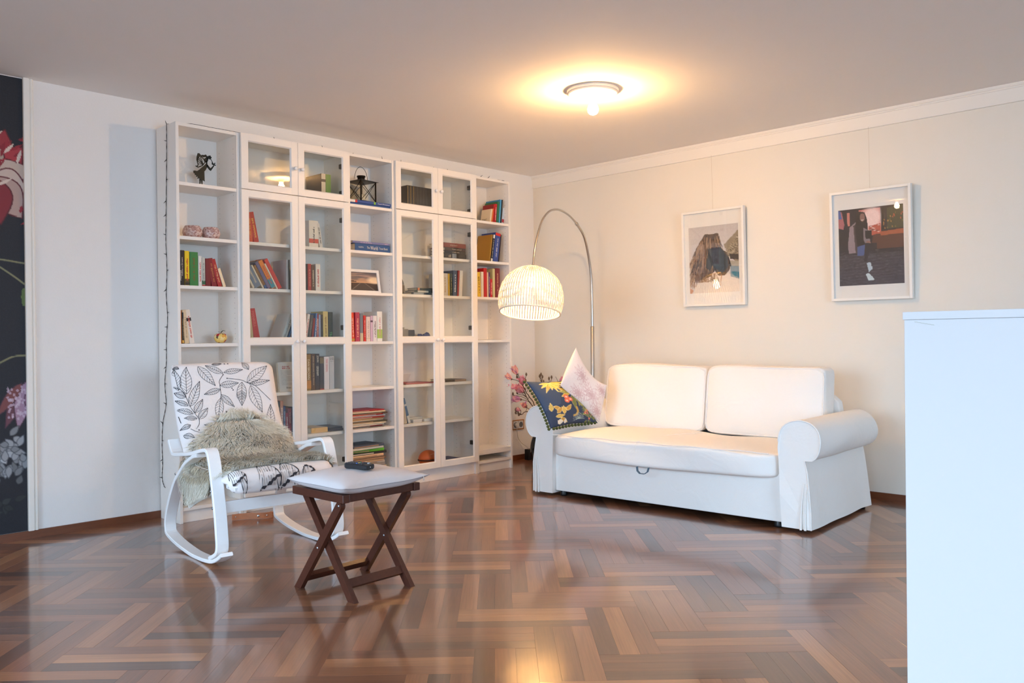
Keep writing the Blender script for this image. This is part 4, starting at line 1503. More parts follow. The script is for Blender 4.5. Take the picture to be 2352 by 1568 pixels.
for i, (x, z) in enumerate([(.168, 2.372)] + [(None, 2.27 - .112 * k) for k in range(19)]):
    p = min(side, key=lambda q: abs(q.z - z))
    a = 2.2 if i == 0 else r.choice((PI, PI, PI + .3, PI - .3, .1, 2.6, 3.6))
    spots.append((Vector(p), Vector((math.cos(a), -.15, math.sin(a))) if i else Vector((-.5, 0, .85))))
for y, d in ((-2.72, (0, -.4, .6)), (-2.58, (0, .5, .3)), (-2.36, (0, -.3, .7)), (-2.24, (0, .7, .3)), (-2.13, (.3, .8, .5)), (-1.93, (0, 1, .1)), (-1.86, (.1, -.3, .9)), (-1.69, (0, 0, 1)), (-1.38, (0, .4, .5)), (-1.22, (0, -.4, .5)), (-.90, (.2, .5, .4)), (-.82, (.2, .7, .7)), (-.71, (.1, 1, .05)), (-.665, (.1, 1, .02))):
    p = min(top_pts, key=lambda q: abs(q[1] - y))
    spots.append((Vector((p[0], y, p[2] + .001)), Vector(d)))
for p, d in spots:
    d.normalize()
    q = p - o0
    MB().tube([q, q + d * .012, q + d * .016, q + d * .026], [.0022, .0024, .0017, .0012], 6).build('bulb', wl, sl)

# ------------------------------------------------------------------ pictures on the back wall


def picture(name, label, x0, x1, z0, z1, canvas, wire_x):
    p = thing(name, label, 'picture', ((x0 + x1) / 2, -.004, z0), (math.radians(1.8), 0, 0), None)
    w, h = (x1 - x0) / 2, z1 - z0
    m = MB()
    fw, d = .017, -.034
    m.cbox(-w, -w + fw, d, 0, 0, h, .0015)
    m.cbox(w - fw, w, d, 0, 0, h, .0015)
    m.cbox(-w + fw, w - fw, d, 0, 0, fw, .0015)
    m.cbox(-w + fw, w - fw, d, 0, h - fw, h, .0015)
    m.build('frame', mat('frame_white', (236, 234, 228), .4), p)
    MB().box(-w + fw - .002, w - fw + .002, -.016, -.012, fw - .002, h - fw + .002).build('mount', mat('mount_board', (238, 236, 232), .8), p)
    flat_print('print', canvas, lambda a, b: (-w * .80 + 1.60 * w * a, -.0165, h * (.832 - .695 * b)), PRINT, p)
    MB().box(-w + fw - .003, w - fw + .003, -.0245, -.0225, fw - .003, h - fw + .003).build('pane', PIC_GLASS, p)
    MB().tube([(wire_x - (x0 + x1) / 2, -.002, h - .01), (wire_x - (x0 + x1) / 2, -.004, H - .105 - z0)], .0007, 5).build('hanging_wire', mat('nylon_wire', (190, 176, 150), .5), p)
    return p


c = Paint(110, 132, (206, 200, 196))
for i in range(132):
    c.a[i] = np.array((200, 194, 192)) * (1 - i / 132) + np.array((226, 218, 212)) * (i / 132)
c.poly([(.72, .30), (.86, .20), (1, .10), (1, .62), (.86, .50), (.78, .46)], (150, 136, 112))
for k in range(260):
    r = random.Random(k)
    x, y = r.uniform(.74, 1), r.uniform(.12, .5)
    if y > .55 - (x - .6) * .95:
        c.oval(x, y, .012, .008, r.choice(((176, 160, 130), (112, 100, 78), (198, 186, 160), (86, 76, 62))), .8)
c.poly([(.82, .44), (1, .46), (1, .54), (.84, .52)], (64, 56, 50))
c.poly([(.80, .54), (1, .56), (1, .66), (.80, .62)], (176, 168, 150))
c.poly([(.84, .62), (1, .64), (1, .82), (.84, .78)], (140, 160, 170))
c.poly([(.86, .70), (1, .72), (1, .80), (.88, .76)], (70, 130, 150))
c.poly([(.0, .76), (1, .84), (1, 1), (0, 1)], (224, 216, 208))
body = [(.34, .12), (.46, .13), (.60, .12), (.64, .22), (.66, .34), (.76, .42), (.84, .56), (.82, .68), (.72, .76), (.6, .76), (.52, .68), (.44, .76), (.3, .80), (.14, .82), (.05, .72), (.05, .52), (.14, .34), (.26, .2)]
c.poly(body, (92, 70, 52))
for k in range(420):
    r = random.Random(k + 900)
    x = r.uniform(.08, .62)
    y0 = .13 + max(0, (.36 - x)) * .9 + r.uniform(0, .4)
    x2 = x + (x - .44) * r.uniform(.05, .45)
    col = r.choice(((160, 124, 92), (122, 94, 70), (78, 58, 44), (188, 154, 120), (60, 46, 38), (140, 108, 82)))
    c.path([(x, y0), ((x + x2) / 2 + r.uniform(-.01, .01), y0 + .09), (x2, y0 + r.uniform(.14, .24))], .011, col, .85)
c.poly([(.40, .34), (.64, .33), (.78, .48), (.80, .62), (.68, .73), (.56, .66), (.50, .58), (.42, .68), (.34, .62)], (46, 54, 58))
c.poly([(.40, .38), (.50, .38), (.52, .52), (.44, .60)], (54, 62, 66))
c.line((.40, .36), (.54, .68), .028, (34, 30, 28))
c.line((.80, .5), (.84, .62), .03, (40, 44, 48))
for k in range(50):
    r = random.Random(k + 60)
    x = r.uniform(.1, .56)
    c.path([(x, .72), (x + r.uniform(-.04, .06), .80), (x + r.uniform(-.06, .08), .84)], .009, (128, 100, 78), .8)
c.path([(.66, .75), (.64, .84), (.63, .90)], .014, (176, 126, 88))
c.poly([(0, .92), (.08, .96), (.05, 1), (0, 1)], (206, 150, 116))
c.noise(3, 1, 4)
picture('wall_picture', 'left framed print of a long haired person seen from behind', 1.589, 2.109, 1.301, 2.018, c, 1.846)
c = Paint(118, 150, (46, 38, 40))
for i in range(150):
    t = i / 150
    c.a[i] = (np.array((40, 34, 38)) if t < .6 else np.array((66, 60, 68))) * (1.0 if t < .6 else 1.0 + (t - .6) * .25)
c.poly([(0, .02), (.06, .03), (.1, .2), (.08, .26), (0, .24)], (176, 106, 110))
c.poly([(0, .0), (.04, .02), (.06, .12), (0, .12)], (84, 104, 160))
c.poly([(.14, .05), (.19, .05), (.19, .22), (.15, .22)], (206, 130, 116))
c.poly([(.33, .03), (.66, .02), (.67, .36), (.50, .37), (.40, .30)], (206, 122, 112))
c.oval(.53, .14, .11, .10, (246, 220, 216), .95, soft=.9)
c.poly([(.48, .25), (.66, .22), (.66, .36), (.48, .37)], (186, 84, 66))
for k in range(16):
    r = random.Random(k)
    c.oval(r.uniform(.46, .64), r.uniform(.24, .33), .02, .008, r.choice(((226, 206, 200), (130, 70, 60))), .8)
c.poly([(.68, .03), (.72, .03), (.72, .3), (.68, .3)], (34, 26, 26))
c.poly([(.76, .04), (1, .0), (1, .30), (.76, .30)], (62, 66, 44))
for k in range(20):
    r = random.Random(k + 40)
    c.oval(r.uniform(.7, 1), r.uniform(.1, .3), .01, .012, r.choice(((196, 140, 70), (120, 110, 60), (210, 90, 60))), .7)
c.poly([(.55, .36), (1, .32), (1, .55), (.5, .55)], (92, 54, 40))
c.poly([(.66, .33), (1, .31), (1, .37), (.66, .38)], (166, 84, 52))
for k in range(500):
    r = random.Random(k + 1000)
    y = r.uniform(.56, 1)
    c.oval(r.uniform(0, 1), y, .022, .007, r.choice(((84, 78, 84), (58, 52, 58), (98, 92, 98), (50, 44, 46))), .55)
for k in range(11):
    c.line((0, .60 + .04 * k), (1, .575 + .037 * k), .006, (44, 38, 42), .7)
c.poly([(.18, .24), (.28, .18), (.36, .20), (.40, .40), (.36, .58), (.16, .58), (.15, .46), (.17, .34)], (150, 132, 138))
c.poly([(.24, .22), (.34, .2), (.34, .58), (.27, .58)], (72, 58, 58))
c.poly([(.28, .10), (.34, .045), (.42, .06), (.46, .16), (.47, .36), (.44, .52), (.30, .50), (.27, .3)], (32, 24, 24))
c.oval(.385, .125, .040, .055, (140, 104, 96))
c.oval(.385, .158, .018, .006, (214, 200, 196))
c.poly([(.40, .26), (.48, .30), (.50, .44), (.44, .50), (.40, .42)], (132, 120, 126))
c.poly([(.42, .30), (.52, .30), (.52, .40), (.43, .41)], (26, 22, 24))
c.oval(.47, .46, .035, .03, (150, 108, 96))
c.poly([(.30, .50), (.42, .48), (.40, .62), (.30, .62)], (74, 92, 142))
c.poly([(.42, .46), (.60, .47), (.60, .55), (.48, .58), (.44, .70), (.40, .70)], (44, 36, 38))
c.poly([(.44, .72), (.50, .71), (.52, .80), (.47, .84)], (182, 200, 212))
c.poly([(.42, .86), (.47, .85), (.55, .93), (.54, .95), (.46, .945)], (196, 214, 222))
c.noise(4, 1, 9)
picture('wall_picture', 'right framed print of a person sitting on a dark street at night', 2.744, 3.262, 1.298, 2.021, c, 3.0)

# ------------------------------------------------------------------ ceiling lamps
PLASTER = mat('plaster_white', (238, 232, 222), .6)
CORD_CAP = mat('socket_porcelain', (236, 228, 214), .4)
E_CEIL = emissive('lit_bulb_ceiling', WARM, CEIL_BULB)
E_DIM = emissive('lit_bulb_far', WARM, CEIL_BULB * .18)


def ceiling_lamp(x, y, label, glow=E_CEIL):
    c = thing('ceiling_lamp', label, 'lamp', (x, y, H), (0, 0, 0))
    MB().lathe([(.0001, 0), (.150, 0), (.152, -.002), (.152, -.017), (.149, -.0185), (.147, -.0185), (.145, -.021), (.145, -.024), (.140, -.0275), (.10, -.0295), (.0001, -.031)], n=56).build('rosette', PLASTER, c)
    MB().lathe([(.0001, -.0305), (.031, -.0305), (.031, -.036), (.024, -.039), (.0225, -.046), (.0225, -.058), (.018, -.061), (.0001, -.062)], n=28).build('socket', CORD_CAP, c)
    MB().lathe([(.0135, -.058), (.0150, -.070), (.0210, -.082), (.0290, -.098), (.0325, -.112), (.0300, -.128), (.0215, -.139), (.010, -.1445), (.0001, -.1455)], n=24).build('bulb', glow, c)


ceiling_lamp(2.035, -1.687, 'round white ceiling rosette with one bare lit bulb')
ceiling_lamp(.98, -6.35, 'second bare bulb ceiling rosette, further from the bookcases', E_DIM)

# ------------------------------------------------------------------ arc floor lamp
PB = Vector((.80, -.17, 0))
DD = Vector((.352, -1.122, 0)).normalized()
al = thing('arc_lamp', 'tall steel arc lamp with domed white wicker shade, behind the sofa', 'floor lamp', (PB.x, PB.y, 0))
MB().lathe([(.0001, .0005), (.155, .0005), (.158, .004), (.158, .026), (.152, .031), (.030, .034), (.024, .044), (.0001, .044)], n=40).build('base', STEEL, al)
MB().lathe([(.0165, .034), (.0165, 1.160), (.0135, 1.166), (.0001, 1.166)], n=18).build('pole', STEEL, al)
ARC = [(0, 1.12), (-.002, 1.161), (.001, 1.34), (.013, 1.554), (.066, 1.729), (.157, 1.879), (.284, 1.955), (.443, 2.011), (.613, 2.033), (.735, 2.026), (.855, 1.992), (.971, 1.914), (1.048, 1.803), (1.102, 1.69), (1.133, 1.568)]
arc = [DD * s + Vector((0, 0, z)) for s, z in ARC]
arc = smooth_path([tuple(q) for q in arc], 5)
jt = max(range(len(arc)), key=lambda i: arc[i].z * 0 - abs(arc[i].dot(DD) - .30))
MB().tube(arc[:jt + 1], .0105, 12).build('lower_arc', STEEL, al)
MB().tube(arc[jt:], .0078, 12).build('upper_arc', STEEL, al)
d = (arc[jt + 1] - arc[jt - 1]).normalized()
m = MB().tube([arc[jt] - d * .012, arc[jt] + d * .012], .0135, 12)
m.build('joint_ring', STEEL, al)
tip = arc[-1]
ax = Vector((.09, -.206, -.974)).normalized()          # points out of the open end of the shade
sx = ax.orthogonal().normalized()
sy = ax.cross(sx)


def sh(r, t, a):
    return tip + ax * t + sx * (r * math.cos(a)) + sy * (r * math.sin(a))


def dome_r(t):
    """radius of the shade, t = distance below its top"""
    pr = [(0, .0), (.004, .06), (.02, .105), (.05, .150), (.09, .187), (.14, .213), (.195, .2255), (.245, .227), (.29, .222), (.33, .211)]
    for (a, b), (c_, d_) in zip(pr, pr[1:]):
        if t <= c_:
            return b + (d_ - b) * (t - a) / (c_ - a)
    return pr[-1][1]


WICK = mat('white_wicker', (238, 230, 214), .6, bump=.3, bscale=250)
TS = [.006, .02, .04, .065, .095, .13, .165, .2, .235, .28, .325]
shade = MB().tube([sh(.2115, .328, 2 * PI * i / 48) for i in range(48)], .006, 8, close=True).build('shade_rim', WICK, al)
MB().tube([sh(.045, .001, 2 * PI * i / 20) for i in range(20)], .005, 6, close=True).build('shade_collar', WICK, al)
for k in range(72):
    a = 2 * PI * k / 72
    da = .0058
    m = MB()
    rows = []
    for t in TS:
        rr_ = dome_r(t)
        wv = .0016 * math.sin(t * 60 + k * PI)
        hw_ = min(.0055, rr_ * .032)
        p = sh(rr_ + wv, t, a)
        e = (sh(rr_ + wv, t, a + .01) - p).normalized()
        n_ = (p - (tip + ax * t)).normalized()
        rows.append((p - e * hw_ + n_ * .0009, p + e * hw_ + n_ * .0009, p + e * hw_ - n_ * .0009, p - e * hw_ - n_ * .0009))
    vs = [q for row in rows for q in row]
    fs = []
    for i in range(len(rows) - 1):
        for j in range(4):
            j2 = (j + 1) % 4
            fs.append((i * 4 + j, i * 4 + j2, i * 4 + 4 + j2, i * 4 + 4 + j))
    m.add(vs, fs)
    m.build('shade_slat', WICK, al)
for t in (.08, .125, .17, .215, .262):
    m = MB()
    for ph in (0, PI):
        m.tube([sh(dome_r(t) + .003 * math.cos(32 * (2 * PI * i / 192) + ph), t, 2 * PI * i / 192) for i in range(192)], .0012, 4, close=True)
    m.build('shade_thread', WICK, al)
m = MB()
for a in (0, 2 * PI / 3, 4 * PI / 3):
    m.tube([sh(.02, .006, a), sh(.045, .001, a)], .003, 6)
m.build('shade_carrier', STEEL, al)
rot = ax.to_track_quat('Z', 'Y').to_matrix()


def turned(prof, n=20):
    m_ = MB().lathe(prof, (0, 0, 0), n)
    m_.v = [tuple(tip + rot @ Vector(v)) for v in m_.v]
    return m_


turned([(.0001, -.02), (.011, -.02), (.011, -.002), (.019, 0), (.020, .050), (.017, .056), (.0001, .056)]).build('socket', CHROME, al)
turned([(.013, .055), (.016, .070), (.026, .092), (.030, .112), (.027, .130), (.016, .142), (.0001, .146)], 20).build('bulb', emissive('lit_bulb_arc', WARM, ARC_BULB), al)

# ------------------------------------------------------------------ sofa
SO = Vector((2.2, -1.275, 0))
TH = math.radians(2.8)
so = thing('sofa', 'white two seat sofa bed with rolled arms and loose slip cover', 'sofa', SO, (0, 0, TH))
CLOTH, nt, p = nodes_of('white_slip_cover')
p.inputs['Base Color'].default_value = srgb(238, 235, 230) + (1,)
p.inputs['Roughness'].default_value = .9
tc = nt.nodes.new('ShaderNodeTexCoord')
prev = None
for sc_, st_, di_ in ((900, .12, .001), (7, .35, .012)):
    nz = nt.nodes.new('ShaderNodeTexNoise')
    nz.inputs['Scale'].default_value = sc_
    nz.inputs['Detail'].default_value = 3
    if sc_ < 100:
        nz.inputs['Distortion'].default_value = 1.2
    nt.links.new(tc.outputs['Object'], nz.inputs['Vector'])
    b = nt.nodes.new('ShaderNodeBump')
    b.inputs['Strength'].default_value = st_
    b.inputs['Distance'].default_value = di_
    nt.links.new(nz.outputs[0], b.inputs['Height'])
    if prev:
        nt.links.new(prev.outputs[0], b.inputs['Normal'])
    prev = b
nt.links.new(prev.outputs[0], p.inputs['Normal'])


def sup(a, b, e):
    """point of a rounded square: a, b in -1..1 pushed towards a superellipse"""
    n = (abs(a) ** e + abs(b) ** e) ** (1 / e)
    m_ = max(abs(a), abs(b), 1e-9)
    k = m_ / n if n > 0 else 1
    return a * k, b * k


def pad(name, parent, material, u0, u1, w0, w1, z0, z1, bulge=(.02, .02, .02), round_=6, n=16, fn=None, smooth=True):
    """upholstered block: rounded box whose faces swell"""
    bm = bmesh.new()
    bmesh.ops.create_cube(bm, size=2)
    bmesh.ops.subdivide_edges(bm, edges=bm.edges[:], cuts=n, use_grid_fill=True)
    hu, hw, hz = (u1 - u0) / 2, (w1 - w0) / 2, (z1 - z0) / 2
    for v in bm.verts:
        x, y, z = v.co
        q = (abs(x) ** round_ + abs(y) ** round_ + abs(z) ** round_) ** (1 / round_)
        m_ = max(abs(x), abs(y), abs(z))
        k = m_ / q
        X, Y, Z = x * k, y * k, z * k
        gx, gy, gz = (1 - x * x), (1 - y * y), (1 - z * z)
        P = Vector((X * (hu + bulge[0] * gy * gz), Y * (hw + bulge[1] * gx * gz), Z * (hz + bulge[2] * gx * gy)))
        P += Vector(((u0 + u1) / 2, (w0 + w1) / 2, (z0 + z1) / 2))
        v.co = fn(P, x, y, z) if fn else P
    me = bpy.data.meshes.new(name)
    bm.to_mesh(me)
    bm.free()
    for f in me.polygons:
        f.use_smooth = smooth
    me.materials.append(material)
    return put(name, me, parent)


def arm_profile():
    pts = [(.767, .020), (.760, .20), (.753, .36), (.750, .46)]
    cu, cz, r_ = .8715, .490, .1205
    for i in range(0, 23):
        a = math.radians(180 - i * 10.6)
        pts.append((cu + r_ * math.cos(a), cz + r_ * .985 * math.sin(a)))
    pts += [(.902, .392), (.912, .33), (.920, .22), (.926, .11), (.931, .020)]
    return pts


for sgn, nm in ((1, 'right'), (-1, 'left')):
    P = arm_profile()
    c0 = -.04
    k = len(P)
    m = MB()
    st = [i / 24 for i in range(25)]
    vs, fs = [], []
    for i, t in enumerate(st):
        w = .905 * t
        for j, (a, b) in enumerate(P):
            d = 0.0
            if j > 3 and b > .40:
                d = .004 * math.sin(9 * t + j * .5)
            elif j > k - 7:
                d = .006 * math.sin(12 * t + b * 9) * (1 - t) + .010 * max(0, 1 - b / .3) * math.sin(PI * t) + (.022 * (1 - b / .35) * max(0, (t - .86) / .14) if b < .35 else 0)
            e = .004 * math.sin(b * 23) if i == 0 else 0
            u = a + d
            if sgn < 0:
                u = 2 * c0 - u
            vs.append((u, w + e, b))
    for i in range(24):
        for j in range(k):
            j2 = (j + 1) % k
            fs.append((i * k + j, i * k + j2, (i + 1) * k + j2, (i + 1) * k + j))
    m.add(vs, fs, 0, True)
    m.add(vs[:k], [tuple(range(k))])
    m.add(vs[-k:], [tuple(range(k - 1, -1, -1))])
    arm = m.build('arm', CLOTH, so)
    em = arm.modifiers.new('edge', 'EDGE_SPLIT')
    em.split_angle = math.radians(50)
    m = MB().tube([(vs[j][0], vs[j][1] - .001, vs[j][2]) for j in range(4, k)], .0042, 6)
    m.build('piping', CLOTH, arm)
    # the pleat: a slit with a folded edge at the front corner of the skirt
    for du, wd, zt in ((-.052, .003, .27), (-.028, .0022, .24)):
        m = MB()
        q = []
        for i in range(9):
            t = i / 8
            uu = .931 + du * (1 - .55 * (t ** 2)) - .008 * t
            uu = uu if sgn > 0 else 2 * c0 - uu
            q.append((uu, -.0022 - .006 * (1 - t), .018 + (zt - .018) * t))
        m.tube(q, [.0058 * (1 - i / 9) + .0012 for i in range(9)], 6)
        m.build('pleat_fold', CLOTH, arm)
# front board with drawer
m = MB()
m.cbox(-.842, .756, .035, .075, .036, .305, .006)
m.build('front_panel', CLOTH, so)
MB().box(-.83, .745, .09, .88, .06, .28).build('bed_box', mat('bed_box_dark', (40, 38, 36), .9), so)
for u, w in ((-.80, .07), (.72, .07), (-.80, .84), (.72, .84), (.905, .86), (-.985, .86)):
    MB().lathe([(.0001, 0), (.022, 0), (.024, .012), (.020, .062), (.0001, .062)], (u, w, 0), 14).build('foot', BLACK, so)


def seat_fn(P, x, y, z):
    u = (P.x + .045) / .79
    if z > 0:
        P.z += .022 * math.exp(-((P.x + .45) / .35) ** 2) * (1 - y * y * .7) + .006 * math.sin(P.x * 7 + P.y * 5) * (1 - x * x)
        P.z += -.004 * math.sin(P.x * 13)
    if y < -.5:
        P.y += .010 * math.sin(P.z * 22 + P.x * 5) * (1 - x * x) - .010 * (1 - x * x)
        P.z += .008 * (1 - x * x) * math.cos(u * 2.1) * (-1 if z < 0 else .25)
    if P.y < -.012 and P.x < -.70:
        P.x -= .040 * (-.70 - P.x) / .132
    return P


seat = pad('seat_mattress', so, CLOTH, -.832, .748, -.050, .66, .272, .428, (.0, .006, .012), 9, 24, seat_fn)
m = MB()
m.tube([(-.80 + 1.52 * i / 30, -.051 - .010 * (1 - (i / 15 - 1) ** 2), .424 + .003 * math.sin(i)) for i in range(31)], .0032, 6)
m.build('piping', CLOTH, seat)
m = MB()
m.tube([(-.14, -.055, .31), (-.14, -.058, .38), (-.138, -.048, .425), (-.10, .1, .446), (-.02, .25, .452), (.04, .45, .448)], .0022, 6)
m.build('seam', CLOTH, seat)
# strap handle under the mattress edge
m = MB()
q = [(.042, -.052, .275), (.036, -.056, .250), (.016, -.060, .236), (-.016, -.060, .236), (-.036, -.056, .250), (-.042, -.052, .275)]
m.ribbon([(a - .085, b, c_) for a, b, c_ in q], (0, -1, 0), .020, .003)
m.build('pull_strap', mat('grey_blue_webbing', (96, 116, 132), .9), so)
# backrest frame and two loose cushions
pad('back_frame', so, CLOTH, -.86, .785, .835, .935, .05, .715, (0, .004, .004), 10, 10)


def back_fn(k):
    def f(P, x, y, z):
        P.y += .055 * (z + 1) / 2                    # leans back
        if y < 0:
            P.y += .012 * math.sin(P.x * 9 + P.z * 6 + k) * (1 - x * x) * (1 - z * z)
        if z > 0:
            P.z += .006 * math.sin(P.x * 8 + k)
        return P
    return f


for k, (a, b) in enumerate(((-.842, -.036), (-.030, .765))):
    cu = pad('back_cushion', so, CLOTH, a, b, .605, .790, .428, .872, (.004, .030, .008), 13, 18, back_fn(k))
    cu['label'] = ('left' if k == 0 else 'right') + ' loose back cushion'
    me = cu.data
    ring = []
    nn = 60
    for i in range(nn):
        t = 2 * PI * i / nn
        ca, sa = math.cos(t), math.sin(t)
        e = 12
        rr_ = (abs(ca) ** e + abs(sa) ** e) ** (-1 / e)
        x, z = ca * rr_, sa * rr_
        ring.append(((a + b) / 2 + (b - a) / 2 * x * .985, .612 + .055 * (z + 1) / 2, .6505 + .2175 * z * .985))
    MB().tube(ring, .0042, 6, close=True).build('piping', CLOTH, cu)


def soft_square(name, parent, T_, mats, canvas=None, n=100, front=.10, back=.05, pinch=.06, wob=0.0, tuck=0.0):
    """scatter cushion over four corners T_ = (TL, TR, BR, BL); the front swells to the front, corners are pulled out"""
    TL, TR, BR, BL = [Vector(q) for q in T_]
    nrm = (TR - TL).cross(BL - TL).normalized() * -1
    vs, uv = [], []

    def pt(a, b, s):
        # edges curve inwards between the corners
        x, y = 2 * a - 1, 2 * b - 1
        a2 = a - pinch * x * (1 - y * y) * abs(x) ** 2
        b2 = b - pinch * y * (1 - x * x) * abs(y) ** 2
        p = TL * ((1 - a2) * (1 - b2)) + TR * (a2 * (1 - b2)) + BR * (a2 * b2) + BL * ((1 - a2) * b2)
        if tuck:
            p = p + (BR + BL - TL - TR).normalized() * (tuck * (1 - x * x) * (1 - b) ** 2)
        hgt = ((1 - x ** 2) * (1 - y ** 2)) ** .55
        wv = wob * math.sin(7 * a + 3 * b) * (1 - x * x) * (1 - y * y)
        return p + nrm * (s * hgt + wv)
    for sgn, th in ((1, front), (-1, back)):
        for i in range(n + 1):
            for j in range(n + 1):
                vs.append(pt(j / n, i / n, sgn * th))
                uv.append((j / n, i / n))
    fs = []
    N1 = n + 1
    for s in (0, 1):
        o_ = s * N1 * N1
        for i in range(n):
            for j in range(n):
                q = (o_ + i * N1 + j, o_ + (i + 1) * N1 + j, o_ + (i + 1) * N1 + j + 1, o_ + i * N1 + j + 1)
                fs.append(q if s == 0 else q[::-1])
    me = bpy.data.meshes.new(name)
    me.from_pydata([tuple(v) for v in vs], [], fs)
    for q in mats:
        me.materials.append(q)
    for i, f in enumerate(me.polygons):
        f.use_smooth = True
        f.material_index = 0 if (i < n * n or len(mats) == 1) else 1
    if canvas is not None:
        paint_mesh(me, canvas, uv)
    bm = bmesh.new()
    bm.from_mesh(me)
    bmesh.ops.remove_doubles(bm, verts=bm.verts[:], dist=1e-5)
    bmesh.ops.recalc_face_normals(bm, faces=bm.faces[:])
    bm.to_mesh(me)
    bm.free()
    return put(name, me, parent), pt


# floral cushion against the left arm
c = Paint(230, 230, (46, 64, 92))
c.poly([(0, 0), (.7, 0), (.4, .3), (.28, .6), (0, .66)], (58, 78, 108))
YL = [(214, 176, 62), (226, 196, 96), (196, 158, 56), (214, 190, 110)]
GR_ = [(122, 132, 66), (150, 152, 84), (96, 112, 66), (176, 170, 96)]
for k, a in enumerate(range(-175, 20, 22)):
    c.leaf(.34, .10, .20 + .05 * (k % 3), .032, a, YL[k % 4], edge=(238, 220, 150), vein=(240, 226, 160), ew=.007)
for k, a in enumerate((-40, -20, 0, 20)):
    c.leaf(.62, .08, .28, .035, a - 20, YL[k % 4], edge=(236, 218, 150), ew=.007)
for k, a in enumerate((200, 170, 145, 60, 20, -20, -50)):
    c.leaf(.58, .38, .24, .036, a, GR_[k % 4] if k % 2 else YL[k % 4], edge=(206, 200, 140), vein=(196, 190, 120), ew=.006)
c.leaf(.60, .40, .46, .060, -62, (140, 142, 86), edge=(186, 180, 120), vein=(190, 184, 130), ew=.008)
c.leaf(.60, .42, .34, .04, -48, (96, 110, 72), edge=(150, 150, 100), ew=.006)
c.leaf(.58, .44, .30, .05, -100, (116, 126, 70), edge=(170, 166, 110), ew=.006)
for x, y, rr_ in ((.44, .47, .05), (.50, .53, .045), (.42, .55, .045), (.80, .68, .04), (.84, .74, .035), (.90, .86, .04), (.72, .84, .03)):
    for a in range(0, 360, 72):
        c.oval(x + rr_ * .5 * math.cos(math.radians(a)), y + rr_ * .5 * math.sin(math.radians(a)), rr_ * .6, rr_ * .5, (222, 110, 84))
    c.oval(x, y, rr_ * .45, rr_ * .4, (240, 206, 190))
for k, (x, y) in enumerate(((.14, .62), (.22, .70), (.16, .76), (.28, .80), (.20, .86), (.12, .82), (.34, .74), (.08, .70))):
    c.leaf(x, y, .16, .035, 20 + 40 * (k % 4) - 60, (206, 180, 96) if k % 2 else (190, 150, 72), edge=(234, 214, 150), ew=.006)
c.path([(.46, .86), (.52, .84), (.56, .78), (.56, .70)], .04, (196, 160, 84))
c.oval(.18, .93, .05, .045, (226, 222, 208))
c.oval(.28, .94, .03, .04, (222, 218, 206))
for a in range(0, 200, 16):
    c.line((.56, .93), (.56 + .12 * math.cos(math.radians(a)), .93 - .12 * math.sin(math.radians(a))), .006, (176, 196, 190))
for k in range(46):
    r = random.Random(k + 5)
    x, y = r.uniform(.66, 1), r.uniform(.55, .98)
    c.leaf(x, y, r.uniform(.07, .13), .02, r.uniform(0, 360), r.choice(GR_ + [(70, 92, 76), (58, 86, 88)]), edge=(160, 160, 110), ew=.004)
for k in range(9):
    r = random.Random(k + 70)
    c.oval(r.uniform(.7, .96), r.uniform(.62, .95), .022, .02, (216, 116, 100))
fc = thing('scatter_cushion', 'dark blue cushion with yellow tropical leaves and green pompom trim, against the sofa arm', 'cushion', SO, (0, 0, TH))
CT = ((-.955, -.135, .782), (-.985, .40, .775), (-.775, .44, .462), (-.775, -.100, .470))
FLO = painted('floral_fabric', .8, .1, 900)
_, fpt = soft_square('cover', fc, CT, [FLO, mat('navy_fabric', (46, 60, 84), .85)], c, front=.075, back=.012, pinch=.05)
POM = mat('green_pompom', (78, 88, 44), .95, bump=.8, bscale=500)
edge = []
for k in range(17):
    edge.append((fpt(0, k / 16.0, 0), Vector((-.2, -.9, -.3))))
for k in range(1, 15):
    edge.append((fpt(k / 15.0, 1, 0), Vector((.5, -.5, -.7))))
for p_, d in edge:
    d = d.normalized()
    cc = p_ + d * .014
    if cc.z < .468:
        cc.z = .468
    m = MB().ball(cc, .0105, 7)
    m.tube([p_, cc], .0022, 5)
    m.build('pompom', POM, fc)
# pale pink cushion standing on its corner
c = Paint(200, 200, (232, 222, 220))
PKL = (206, 176, 178)
for (x, y, s) in ((.60, .62, 1.0), (.30, .40, .7), (.85, .85, .6), (.85, .25, .6), (.35, .85, .6)):
    for rr_, nb, ph in ((.30, 10, 0), (.21, 9, 18), (.12, 8, 5)):
        for k in range(nb):
            c.leaf(x, y, rr_ * s, .055 * s, 360 / nb * k + ph, None, edge=PKL, ew=.007)
    for k in range(14):
        c.line((x, y), (x + .06 * s * math.cos(k), y + .06 * s * math.sin(k)), .004, PKL)
c.noise(2, 2, 2)
pc = thing('scatter_cushion', 'pale pink cushion with embroidered flower, standing on its corner', 'cushion', SO, (0, 0, TH))
CT = ((-.805, .23, 1.005), (-.705, .455, .735), (-.765, .44, .470), (-.850, .105, .745))
soft_square('cover', pc, CT, [painted('pink_embroidery', .9, .25, 500), mat('blush_fabric', (236, 226, 220), .9, bump=.1, bscale=500)], c, front=.045, back=.12, pinch=.0, wob=.014, tuck=.05)

